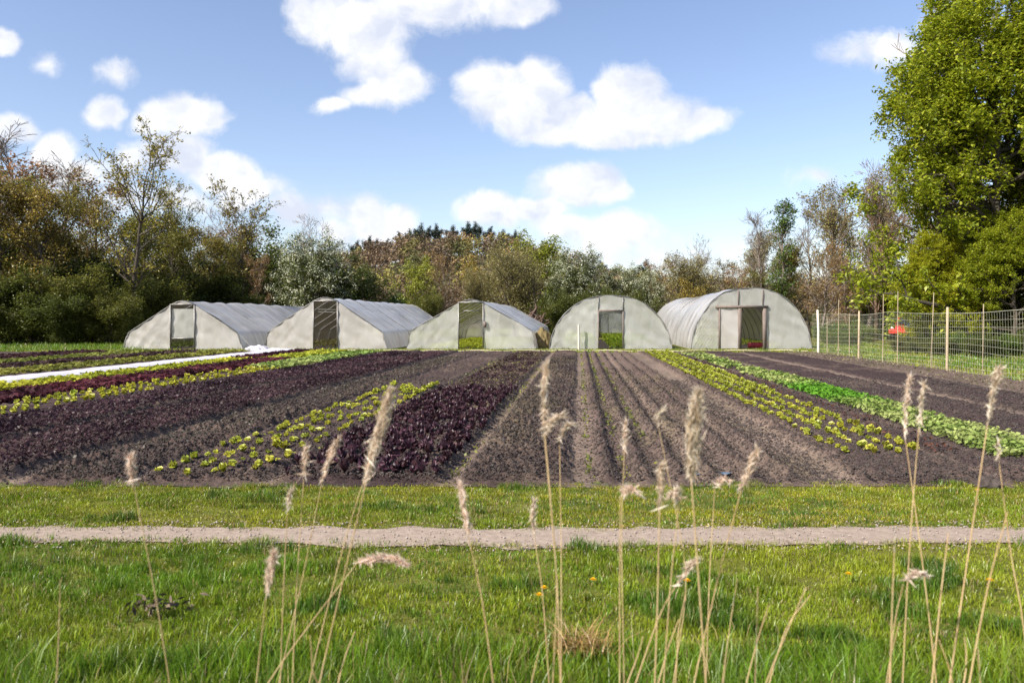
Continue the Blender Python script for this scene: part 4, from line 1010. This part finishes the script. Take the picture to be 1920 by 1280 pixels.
plant('olive_b', 1980, 300, 66, 1.2, 'olive tree behind the dark cars', 'tree', None)
for (px, D, r_, mt, lb) in ((1768, 45.5, .17, 'bark_grey', 'pale grey bare trunk behind the fence left of its thick post'), (1784, 47, .14, 'bark_grey', 'thinner pale trunk just behind the thick fence post')):
    o = plant('bare_a', px, 150, D, 1.15, lb, 'tree', None)
    mb = MB(); mb.tube([(0, 0, -.1), (.05, 0, 1.2), (0, 0, 2.6), (.05, 0, 5)], np.array([r_ * 1.4, r_, r_ * .9, r_ * .7]) / o.scale.z, 9); mb.build('lower_trunk', M[mt], o, True)
plant('bush_fresh', 1738, 592, 52, 1.4, 'leafy bush hiding the back of the red car', 'shrub', None)
plant('olive_a', 1935, 440, 78, 1.2, 'olive tree far behind the black car at the right edge', 'tree', None)
# green growth beyond the fence
GN = 'nettle clumps beyond the fence'
for (px, yb, yt, w) in ((1545, 640, 608, 1.1), (1570, 642, 604, 1.2), (1600, 644, 602, 1.3), (1625, 645, 610, 1.2), (1560, 648, 618, 1.2), (1592, 650, 616, 1.2)):
    plant('bush_fresh', px, yt, gD(yb), w * 1.25, 'bright green nettle clump beyond the left part of the fence', 'shrub', GN)
for k, (px, yb, yt, w) in enumerate(((1690, 662, 632, 1.2), (1730, 664, 628, 1.2), (1760, 668, 630, 1.2), (1800, 668, 622, 1.2), (1840, 672, 625, 1.2), (1880, 672, 626, 1.3), (1915, 668, 622, 1.4), (1955, 668, 610, 1.4), (1860, 655, 630, 1.2))):
    plant('bush_fresh' if k in (3, 5, 7) else 'bush_dark', px, yt, gD(yb), w * 1.3, 'low green bush beyond the right part of the fence', 'shrub', 'low bushes beyond the fence')

# ------------------------------------------------------------------ hill and its wood
prx = [-300, 400, 560, 640, 700, 760, 840, 900, 960, 1000, 1050, 1100, 1150, 1250, 1350, 1500, 2300]
pry = [505, 488, 478, 468, 454, 438, 427, 427, 436, 448, 464, 484, 500, 510, 512, 515, 520]
DH = 235.0
def hill_z(X, Y):
    px = X / DH * F + X0
    top = gz(np.interp(px, prx, pry), DH) - 8.6
    f = np.where(Y < DH, sm(Y, 120, DH) ** .85, 1 - sm(Y, DH, DH + 160))
    return top * f + 1.2 * (fbm(X * .03, Y * .03, 400, 3) - .5) * f - .3
V, Q = grid(np.linspace(-210, 230, 100), np.linspace(112, 400, 70), hill_z)
M['hill'] = solid('hill', (0.05, 0.04, 0.02), (0.10, 0.085, 0.035), scale=.2, rough=.95)
tag(mk('hill', V, [Q], M['hill'], smooth=True), 'wooded dune hill closing the view', kind='structure')
g = np.random.default_rng(77)
PAL = np.array([(.135, .098, .066), (.155, .112, .066), (.125, .098, .074), (.135, .122, .050), (.185, .165, .048), (.128, .102, .078), (.175, .120, .060), (.100, .105, .046)])  # palette paled and muted to put distance haze into the tree colours
Cs, Ks, Ss = [], [], []
for t in range(760):
    y = g.uniform(122, 246); x = g.uniform(-.62, .62) * y
    z = float(hill_z(np.array(x), np.array(y)))
    if y < 150 and g.random() < .4: continue
    r_ = g.uniform(2.2, 4.2); h = g.uniform(5, 8); n = 420
    v_ = rnd_dirs(g, n) * (g.random((n, 1)) ** .28)
    lump_ = 1 + .35 * (fbm(v_[:, 0] * 2 + t, v_[:, 1] * 2 + v_[:, 2] * 2, t, 2)[:, None] - .5) * 2
    c = np.array([x, y, z + h * .55]) + v_ * lump_ * np.array([r_, r_, h * .48])
    k = PAL[int(np.clip((fbm(np.array(x * .03), np.array(y * .03), 91, 2) - .2) * 10 + g.normal() * 1.6, 0, 7))] * g.uniform(.75, 1.25) * 1.3
    Cs.append(c); Ks.append(np.tile(k, (n, 1))); Ss.append(np.full(n, .34))
C = np.concatenate(Cs); K = np.concatenate(Ks)
V, Q = leaf_quads(g, C, .34, .3, .6)
tag(mk('hill_woodland', V, [Q], M['wood_mass'], cols=np.repeat(K, 4, axis=0)), 'russet and olive spring woodland covering the hill', 'woodland', kind='stuff')
for (px, top) in ((666, 450), (690, 444), (704, 447), (722, 446), (752, 431), (771, 425), (785, 420), (799, 425), (819, 422), (846, 424), (878, 419), (896, 417), (914, 423), (945, 427), (968, 431), (1130, 486), (1205, 488)):
    D = DH + random.uniform(-4, 6); x = gx(px, D); zb = float(hill_z(np.array(x), np.array(D)))
    plant('pine', px, top + 1 + random.uniform(-3, 4), D, random.uniform(.55, .9), 'dark pine on the crest of the wooded hill', 'tree', 'pines along the hill crest', zb=zb)

# ------------------------------------------------------------------ cars, lamp, sign beyond the fence
def car(loc, rz, paint, label, tail=False):
    root = empty('parked_car', loc, rz); tag(root, label, 'car')
    def prism(name, pts, hw, mat, parent, taper=None):
        n = len(pts); pts = np.array(pts); rows = []
        cz = pts[:, 1].max()
        for q, inset in ((-hw, 0), (-hw * .0 - hw + .0, 0)): pass
        sec = [(-hw + .10, .96), (-hw, 1.0), (hw, 1.0), (hw - .10, .96)]
        V = []
        for (yv, sc) in sec:
            c = pts.mean(0)
            for (x, z) in pts:
                in_ = (taper or 0) * max(0, (z - .85)) * (1 if yv < 0 else -1)
                V.append((c[0] + (x - c[0]) * sc, yv + in_, c[1] + (z - c[1]) * sc))
        Q = []
        for a in range(3):
            for k in range(n): Q.append((a * n + k, a * n + (k + 1) % n, (a + 1) * n + (k + 1) % n, (a + 1) * n + k))
        me = bpy.data.meshes.new(name); me.from_pydata(V, [], Q + [tuple(range(n))[::-1], tuple(range(3 * n, 4 * n))]); me.update()
        return obj(name, me, mat, parent)
    prism('body', [(-2.1, .30), (-2.12, .62), (-2.0, .78), (-1.05, .92), (-.35, 1.42), (.2, 1.50), (1.15, 1.46), (1.85, 1.0), (2.02, .88), (2.06, .42), (2.0, .28)], .86, paint, root, .30)
    for s in (-1, 1):
        prism('window', [(-.88, .98), (-.28, 1.36), (.28, 1.42), (.30, .98)], .0, M['glass_dark'], root)
        o = root.children[-1]; o.data.vertices.foreach_set('co', np.array([(v.co.x, s * (.835 - .29 * max(0, v.co.z - .85)) + (.02 * s), v.co.z) for v in o.data.vertices]).ravel())
    for s in (-1, 1):
        mb = MB(); mb.add([(.38, s * .81, .98), (1.55, s * .81, 1.0), (1.12, s * .71, 1.38), (.38, s * .69, 1.42)], [(0, 1, 2, 3)]); o = mb.build('window', M['glass_dark'], root); o.location = (0, s * .045, 0)
    mb = MB(); mb.add([(-1.08, -.66, .955), (-1.08, .66, .955), (-.42, .56, 1.40), (-.42, -.56, 1.40)], [(0, 1, 2, 3)]); o = mb.build('windscreen', M['glass_dark'], root); o.location = (-.035, 0, .02)
    mb = MB(); mb.add([(1.82, -.66, 1.04), (1.82, .66, 1.04), (1.24, .56, 1.42), (1.24, -.56, 1.42)], [(0, 1, 2, 3)]); o = mb.build('rear_window', M['glass_dark'], root); o.location = (.04, 0, .02)
    for x in (-1.3, 1.3):
        for s in (-1, 1):
            mb = MB(); a = np.linspace(0, 6.283, 21)[:-1]
            V = [(x + .31 * math.cos(t), s * y, .31 + .31 * math.sin(t)) for y in (.66, .885) for t in a]
            mb.add(V + [(x, s * .66, .31), (x, s * .885, .31)], [(k, (k + 1) % 20, 20 + (k + 1) % 20, 20 + k) for k in range(20)], [(20 + k, 20 + (k + 1) % 20, 41) for k in range(20)] + [((k + 1) % 20, k, 40) for k in range(20)])
            wh = mb.build('wheel', M['rubber'], root)
            mb = MB(); V = [(x + .2 * math.cos(t), s * .893, .31 + .2 * math.sin(t)) for t in a]; mb.add(V + [(x, s * .90, .31)], [(k, (k + 1) % 20, 20) for k in range(20)]); mb.build('rim', M['steel'], wh)
    for s in (-1, 1):
        o = lump('headlight', (-2.0, s * .62, .70), (.12, .19, .09), 3, M['lamp_lens'], .0, 8, flat=1); o.parent = root
        o = lump('tail_light', (2.0, s * .68, .82), (.07, .12, .12), 3, M['tail_lens'], .0, 8, flat=1); o.parent = root
    return root
car((gx(1706, 57), 57, .22), R(48), M['red_paint'], 'red hatchback parked beyond the fence under the maple')
car((gx(1808, 55), 55, .40), R(12), M['dark_paint'], 'dark blue car parked between the pale trunks and the maple trunk')
car((gx(1905, 52), 52, .40), R(6), M['black_paint'], 'black car parked behind the maple at the right edge')
lp = empty('lamp_post', (gx(1717, 50), 50, 0)); tag(lp, 'rusty brown lamp post in front of the red car', 'lamp post')
mb = MB(); mb.tube([(0, 0, -.1), (0, 0, 1.6), (0, 0, 3.15)], [.075, .07, .06], 8); mb.build('pole', M['rust'], lp, True)
mb = MB(); mb.tube([(0, 0, 3.0), (.12, 0, 3.08), (.35, 0, 3.06)], .03, 6); mb.build('arm', M['steel'], lp, True)
o = lump('lamp_head', (.42, 0, 3.05), (.16, .09, .06), 4, M['lamp_lens'], 0, 10, flat=1); o.parent = lp
sg = empty('notice_board', (gx(1708, 49), 49, 0)); tag(sg, 'small blue and white board low before the red car', 'sign')
mb = MB(); mb.box((-.42, -.02, .95), (.42, .02, 1.40)); mb.build('board', M['sign_blue'], sg)
mb = MB(); mb.box((-.40, -.026, 1.0), (-.05, -.021, 1.14)); mb.box((.1, -.026, 1.12), (.40, -.021, 1.36)); mb.build('white_panel', M['wood_white'], sg)
for x in (-.3, .3):
    mb = MB(); mb.box((x - .03, .022, 0), (x + .03, .06, 1.35)); mb.build('post', M['wood'], sg)

# ------------------------------------------------------------------ grass
def blades(g, x, y, z, h, w, col, lean=.5):
    n = len(x); th = g.uniform(0, 6.28, n); d = np.stack([np.cos(th), np.sin(th)], 1); ph = g.uniform(0, 6.28, n)
    p = np.stack([np.cos(ph), np.sin(ph)], 1) * (w / 2)[:, None]; l = (lean * g.uniform(.2, 1.3, n) * h)[:, None]
    P0 = np.stack([x, y], 1)
    def pt(xy, zz_): return np.concatenate([xy, zz_[:, None]], 1)
    m = P0 + d * l * .35
    V = np.stack([pt(P0 - p, z), pt(P0 + p, z), pt(m - p * .8, z + h * .6), pt(m + p * .8, z + h * .6), pt(P0 + d * l, z + h * .95)], 1).reshape(-1, 3)
    b = np.arange(n)[:, None] * 5
    return V, [b + np.array([[0, 1, 3, 2]]), b + np.array([[2, 3, 4]])], np.repeat(col, 5, axis=0)
GA, GB, GC, GS = np.array((.118, .215, .012)), np.array((.27, .31, .020)), np.array((.080, .160, .014)), np.array((.34, .27, .12))
def grass_patch(name, label, seed, xr, yr, n, hf, wf, ylush, straw=.06, maskf=None, tint=1.0):
    g = np.random.default_rng(seed)
    y = g.uniform(*yr, n); xw = xr(y) if callable(xr) else xr; x = g.uniform(-1, 1, n) * xw if not isinstance(xw, tuple) else g.uniform(*xw, n)
    if maskf is not None: k = maskf(x, y, g); x, y = x[k], y[k]
    n = len(x)
    a = fbm(x * 1.3, y * 1.8, seed + 1, 4); b = fbm(x * .45 + 40, y * .8, seed + 2, 3); c = fbm(x * 4.5, y * 5.5, seed + 3, 3)
    lush = np.clip(sm(b * .6 + a * .4, .42, .62) + ylush(y), 0, 1)
    bald = sm(a * .4 + c * .6, .38, .50)
    k = (g.random(n) < (.16 + .84 * bald)) if name != 'short_grass' else np.ones(n, bool); x, y, a, b, c, lush = (q[k] for q in (x, y, a, b, c, lush)); n = len(x)
    col = GB * (1 - lush[:, None]) + GA * lush[:, None]
    dkp = sm(fbm(x * 1.9 + 7, y * 2.6, seed + 5, 3), .62, .74)[:, None]; col = col * (1 - dkp) + GC * dkp
    s = (g.random(n) < straw + .22 * sm(1 - a, .55, .75))[:, None]; col = col * (.72 + .56 * vn(x * 7, y * 8, seed + 8))[:, None]; col = np.where(s, GS * g.uniform(.6, 1.2, (n, 1)), col) * tint
    h = hf(y, lush, dkp[:, 0]) * g.uniform(.4, 1.3, n) * (.25 + 1.5 * np.clip(c * .6 + .75 * vn(x * 11, y * 12, seed + 7) - .2, 0, 1.1))
    V, Fq, cols = blades(g, x, y, np.full(n, -.008), h, wf(y) * g.uniform(.7, 1.3, n), col)
    return tag(mk(name, V, Fq, M['grass'], cols=cols), label, 'grass', kind='stuff')
def near_mask(x, y, g): return y < path_mid(x) - path_half(x) + .0 + .12 * (g.random(len(x)) ** 2) + .10 * (fbm(x * 3, y * 0, 90) - .5)
def mid_mask(x, y, g): return (y > path_mid(x) + path_half(x) + .02 - .13 * (g.random(len(x)) ** 2) + .10 * (fbm(x * 3, y * 0, 92) - .5)) & (y < 7.42 + .28 * (fbm(x * 1.5, y * 0, 93) - .3) + .12 * g.random(len(x)) ** 2)
grass_patch('lawn_grass', 'lush green grass between the reeds and the path', 501, lambda y: y * .69 + 1.2, (2.4, 5.75), 265000, lambda y, l, d: .034 + .09 * (1 - sm(y, 2.7, 4.0)) + .02 * l + .035 * d, lambda y: .0045 + 0 * y, lambda y: .45 * (1 - sm(y, 3.2, 5.2)), maskf=near_mask)
grass_patch('tall_grass', 'taller grass at the bottom edge of the view', 503, lambda y: y * .72 + .6, (1.7, 3.7), 34000, lambda y, l, d: .17 * (1 - .55 * sm(y, 2.9, 3.7)) + .05 * l, lambda y: .005 + 0 * y, lambda y: .6 + 0 * y)
grass_patch('verge_grass', 'short yellow-green grass between the path and the field', 502, lambda y: y * .69 + .9, (5.75, 7.7), 190000, lambda y, l, d: .022 + .012 * l + .03 * d, lambda y: .0055 + 0 * y, lambda y: -.22 + 0 * y, straw=.12, maskf=mid_mask, tint=np.array((1.12, .99, .9)))
grass_patch('short_grass', 'fine short turf under the taller lawn blades', 508, lambda y: y * .69 + 1.2, (2.2, 7.6), 240000, lambda y, l, d: .020 + .008 * l, lambda y: .0055 + 0 * y, lambda y: -.05 + 0 * y, straw=.12, maskf=lambda x, y, g: (near_mask(x, y, g) | mid_mask(x, y, g)))
def far_mask(x, y, g): return np.ones(len(x), bool)
grass_patch('headland_grass', 'grass strip along the fronts of the greenhouses', 504, (-27.0, 17.0), (36.3, 40.0), 60000, lambda y, l, d: .07 + .05 * d, lambda y: .02 + 0 * y, lambda y: -.2 + 0 * y, straw=.2)
grass_patch('fence_grass', 'grass beyond the wire fence', 505, (12.8, 34.0), (14.0, 48.0), 110000, lambda y, l, d: .09 + .06 * l, lambda y: .016 + .0004 * y, lambda y: .1 + 0 * y, straw=.12, maskf=lambda x, y, g: x > 11.2 + SK * y)
grass_patch('wood_edge_grass', 'shaded grass at the foot of the left wood', 506, (-42.0, -19.0), (37.0, 52.0), 50000, lambda y, l, d: .12 + .06 * l, lambda y: .022 + 0 * y, lambda y: .5 + 0 * y, straw=.05)

# dandelions
def dandelion(px, py, label):
    D = gD(py + 4); root = empty('dandelion', (gx(px, D), D, 0)); tag(root, label, 'flower', 'dandelions in the grass')
    mb = MB(); mb.tube([(0, 0, 0), (.004, 0, .04), (.002, -.004, .075)], .0022, 5); mb.build('stem', M['lf_fresh'], root)
    V = []; Q = []
    for k in range(34):
        a = k * 2.399; r_ = .021 * (1 - k / 34 * .75); b = len(V); c, s = math.cos(a), math.sin(a); z = .075 + .012 * k / 34
        V += [(0, 0, .074), (c * r_ - s * .004, s * r_ + c * .004, z), (c * r_ * 1.15, s * r_ * 1.15, z + .002), (c * r_ + s * .004, s * r_ - c * .004, z)]; Q.append((b, b + 1, b + 2, b + 3))
    mk('petals', V, [np.array(Q)], M['petal'], root)
for (px, py, lb) in ((1832, 930, 'yellow dandelion in the verge below the dark clod'), (1591, 1095, 'yellow dandelion in the near grass left of the leaning reeds'), (1856, 1107, 'yellow dandelion by the rightmost leaning reeds'),
                     (1112, 1106, 'yellow dandelion midway between two central reeds'), (1020, 1122, 'upper of two dandelions beside the curved central reed'), (1011, 1136, 'lower of two dandelions beside the curved central reed'), (1288, 1108, 'pale yellow dandelion beside the thick pink-plumed reed')):
    dandelion(px, py, lb)
tag(lump('soil_lump', (gx(1852, 7.35), 7.35, .02), (.13, .10, .07), 21, M['clod'], .5), 'dark lump of earth at the field edge on the right', 'clod')
# straw tuft and dead leaves
g = np.random.default_rng(91)
n = 240; D = 3.62; x = gx(1085, D) + g.normal(size=n) * .075; y = D + g.normal(size=n) * .05
V, Fq, cols = blades(g, x, y, np.full(n, .05), g.uniform(.04, .14, n), np.full(n, .005), GS * g.uniform(.7, 1.5, (n, 1)) * np.array((1.1, .9, .8)), lean=1.5)
tag(mk('straw_tuft', V, Fq, M['grass'], cols=cols), 'flattened tuft of dry straw in the near grass', 'straw tuft')
n = 60; D = 4.15; C_ = np.stack([gx(300, D) + g.normal(size=n) * .09, D + g.normal(size=n) * .05, g.uniform(.04, .10, n)], 1)
V, Q = leaf_quads(g, C_, .026, .1, .4); tag(mk('dead_leaves', V, [Q], M['dead_leaf']), 'withered brown curled leaves in the near grass at left', 'dead leaves', kind='stuff')

# ------------------------------------------------------------------ reeds
def reed(D, pts, plume, label, r=.0034, group=None, seed=0):
    r *= .54
    """pts: photo pixels from low to high give the stem's own run at distance D; the stem continues to the ground"""
    g = np.random.default_rng(seed + 900)
    W = [np.array((gx(a, D), 0, gz(b, D))) for a, b in pts]
    d = (W[1] - W[0]); k = W[0][2] / max(d[2], 1e-3); foot = W[0] - d * k * .85; foot[2] = -.02
    root = empty('reed', (foot[0], D, 0)); tag(root, label, 'reed', group)
    lean = g.uniform(-.12, .12)
    P = np.array([foot] + W); P[:, 1] = np.linspace(0, lean, len(P)); P[:, 0] -= foot[0]
    t = np.linspace(0, 1, 16); q = np.linspace(0, 1, len(P)); Pi = np.stack([np.interp(t, q, P[:, c]) for c in range(3)], 1)
    for _ in range(2): Pi[1:-1] = (Pi[:-2] + Pi[1:-1] * 2 + Pi[2:]) / 4
    mb = MB(); mb.tube(Pi, np.linspace(r * 1.15, r * .6, 16), 6)
    for f in (.35, .6, .8):  # nodes
        k = int(f * 15); dd = (Pi[k + 1] - Pi[k]) * .05; mb.tube([Pi[k] - dd, Pi[k], Pi[k] + dd], [r * .9, r * 1.35, r * .9], 6)
    mb.build('stem', M['reed'], root, True)
    if plume:
        dpx, dpy, ln, wd, dens = plume       # direction of the plume tip in photo pixels relative to the stem tip, width, density
        tip = Pi[-1]; dv = np.array((dpx, 0, -dpy)) / F * D
        C_ = []; up = (Pi[-1] - Pi[-2]); up /= np.linalg.norm(up)
        n = int(dens * .36); tt = g.random(n) ** .8
        axis = tip[None] + dv[None] * tt[:, None] + up[None] * (.04 * np.sin(tt * 2.2))[:, None]
        rad = wd / F * D * np.sin(np.pi * np.clip(tt * .86 + .12, 0, 1)) * .135
        C_ = axis + g.normal(size=(n, 3)) * rad[:, None] * np.array((1, .8, .8))
        # slender drooping spikelets pointing along the plume
        dirn = dv / (np.linalg.norm(dv) + 1e-6) + g.normal(size=(n, 3)) * .45; dirn[:, 2] -= .12; dirn /= np.linalg.norm(dirn, axis=1, keepdims=True)
        s = (g.uniform(.010, .030, n))[:, None]; sd = np.cross(dirn, rnd_dirs(g, n)); sd /= np.linalg.norm(sd, axis=1, keepdims=True); sd *= .0022
        V = np.stack([C_ - dirn * s, C_ + sd, C_ + dirn * s, C_ - sd], 1).reshape(-1, 3)
        mk('plume', V, [np.arange(n * 4).reshape(-1, 4)], M['plume'], root)
    return root
REEDS = [
 (2.1, [(333, 1280), (316, 1090), (290, 885)], (2, -18, 0, 16, 260), 'single leaning reed with small pale tuft at left', .003),
 (2.2, [(545, 1280), (550, 1100), (560, 905)], (3, -35, 0, 18, 260), 'reed with a pale tuft before the short lettuce rows', .003),
 (2.3, [(530, 1280), (540, 1100), (552, 950)], (6, -18, 0, 14, 140), 'reed with a small tuft just left of the taller pair', .003),
 (2.0, [(487, 1280), (505, 1170), (521, 1085)], (10, -45, 0, 28, 420), 'short reed with a torn white feathery head', .0032),
 (2.1, [(600, 1280), (655, 1050), (692, 900)], (40, -150, 0, 34, 1500), 'tall reed with long pinkish plume beside the red lettuces', .0038),
 (2.2, [(575, 1280), (640, 1010), (690, 850)], (25, -70, 0, 16, 300), 'thin reed close beside the long pinkish plume', .003),
 (2.0, [(500, 1280), (590, 1160), (655, 1078)], (80, 25, 0, 22, 700), 'bent reed with a plume drooping to the right', .003),
 (2.4, [(520, 1280), (565, 1080), (598, 905)], (28, -60, 0, 22, 420), 'reed with a brownish plume above the path left of the pink one', .003),
 (1.9, [(925, 1280), (905, 1130), (878, 1010)], (-8, -75, 0, 16, 260), 'slanting reed with a blurred upright head left of the middle', .0034),
 (2.2, [(1030, 1280), (1018, 1110), (1002, 1010)], (4, -42, 0, 14, 200), 'reed with small white tuft over the path left of the curved pair', .0032),
 (2.0, [(1050, 1280), (1044, 1080), (1018, 800)], (8, -95, 0, 18, 480), 'tall curved central reed with hooked reddish head', .0036),
 (2.05, [(1036, 1280), (1046, 1090), (1022, 815)], (36, -12, 0, 12, 220), 'central reed with a white head bent to the right', .003),
 (2.15, [(1054, 1280), (1056, 1050), (1054, 838)], (28, -8, 0, 10, 160), 'straight central reed with a thin bent white tip', .003),
 (2.1, [(1160, 1280), (1158, 1080), (1157, 920)], (34, 20, 0, 10, 200), 'straight reed right of the middle with small bent white tip', .0032),
 (2.2, [(1172, 1280), (1168, 1000), (1176, 850)], (2, -30, 0, 10, 140), 'faint reed before the weed lines with a small brown tip', .0026),
 (2.0, [(1224, 1280), (1226, 1120), (1226, 940)], (3, -55, 0, 16, 320), 'straight reed with grey tuft left of the thick pink-plumed one', .0042),
 (2.1, [(1240, 1280), (1250, 1080), (1262, 930)], (-18, 10, 0, 14, 260), 'reed with a nodding white tuft left of the thick pink-plumed one', .0032),
 (1.9, [(1320, 1280), (1302, 1080), (1284, 885)], (14, -128, 0, 40, 2100), 'thick reed with the largest pink plume right of the middle', .0042),
 (2.1, [(1296, 1280), (1345, 1050), (1378, 910)], (24, -52, 0, 24, 420), 'leaning reed with a curled pale plume beside the puddle', .0032),
 (2.3, [(1330, 1280), (1342, 1090), (1358, 930)], (28, 10, 0, 12, 160), 'reed with a white drooping tip behind the curled plume', .003),
 (2.2, [(1260, 1280), (1290, 1080), (1232, 800)], (12, -8, 0, 12, 100), 'thin bowed reed left of the largest pink plume', .0026),
 (1.9, [(1662, 1280), (1658, 1150), (1656, 1022)], (0, -4, 0, 2, 10), 'straight bare reed left of the two tall right-hand ones', .0032),
 (2.1, [(1690, 1280), (1700, 1030), (1716, 800)], (8, -60, 0, 10, 160), 'tall straight reed with thin faint head at right', .0032),
 (2.1, [(1770, 1280), (1756, 1050), (1738, 830)], (14, -96, 0, 14, 240), 'tall reed leaning left with faint bent head at right', .0034),
 (1.9, [(1762, 1280), (1790, 1130), (1818, 1018)], None, 'bare stalk crossing the tall left-leaning reed', .0036),
 (2.0, [(1796, 1280), (1850, 1020), (1898, 800)], (18, -80, 0, 20, 420), 'tall reed leaning to the right edge with brown head', .004),
 (1.9, [(1814, 1280), (1848, 1090), (1882, 955)], None, 'bare stalk close beside the right-edge leaning reed', .0036),
 (2.1, [(1930, 1160), (1920, 1060), (1908, 880)], (2, -20, 0, 8, 60), 'reed cut by the right edge of the view', .003),
 (2.0, [(1226, 1170), (1246, 1120), (1262, 1090)], (22, -30, 0, 16, 240), 'low reed with a white feathery head beside the straight grey-tufted one', .0028),
 (2.0, [(1664, 1200), (1668, 1130), (1672, 1080)], (34, 5, 0, 12, 200), 'low broken reed with a white bent head right of the straight bare one', .0026)]
for k, (D, pts, pl, lb, r_) in enumerate(REEDS): reed(D, pts, pl, lb, r_, None, k)
for k, (pts, D) in enumerate((([(120, 1280), (140, 1150), (156, 1060)], 2.1), ([(1415, 1280), (1417, 1180), (1418, 1096)], 2.0), ([(1394, 1280), (1416, 1180), (1430, 1122)], 2.1), ([(1428, 1280), (1462, 1180), (1496, 1085)], 1.9),
                              ([(1440, 1280), (1470, 1170), (1515, 1110)], 2.2), ([(1346, 1280), (1356, 1150), (1362, 1060)], 2.2), ([(995, 1280), (1005, 1230), (1012, 1200)], 2.0), ([(1175, 1280), (1195, 1230), (1205, 1190)], 2.0),
                              ([(1240, 1280), (1262, 1220), (1284, 1180)], 1.9), ([(1272, 1280), (1280, 1200), (1300, 1130)], 2.1), ([(630, 1280), (640, 1240), (650, 1215)], 2.0), ([(1650, 1275), (1652, 1200), (1656, 1140)], 2.2),
                              ([(1820, 1280), (1832, 1240), (1838, 1215)], 1.9), ([(1836, 1280), (1830, 1240), (1826, 1210)], 2.0), ([(1790, 1270), (1784, 1240), (1776, 1210)], 2.0), ([(600, 1280), (590, 1250), (588, 1180)], 2.1))):
    reed(D, pts, None, 'short dry reed stalk without a head at the bottom of the view', .0030, 'short reed stalks', 60 + k)

# ------------------------------------------------------------------ render
scene.render.engine = 'CYCLES'
c = scene.cycles
c.max_bounces = 9; c.diffuse_bounces = 5; c.glossy_bounces = 2; c.transmission_bounces = 5; c.transparent_max_bounces = 12
c.caustics_reflective = False; c.caustics_refractive = False; c.sample_clamp_indirect = 6.0
c.use_denoising = True; c.denoiser = 'OPENIMAGEDENOISE'; c.denoising_input_passes = 'RGB_ALBEDO_NORMAL'; c.denoising_prefilter = 'ACCURATE'
scene.view_settings.view_transform = 'Standard'; scene.view_settings.look = 'None'; scene.view_settings.exposure = 0.75; scene.view_settings.gamma = 1.0
for o in list(COL.objects):  # a prototype never planted is dropped
    if o.type == 'EMPTY' and o.location.y < -400:
        for ch in list(o.children): bpy.data.objects.remove(ch)
        bpy.data.objects.remove(o)
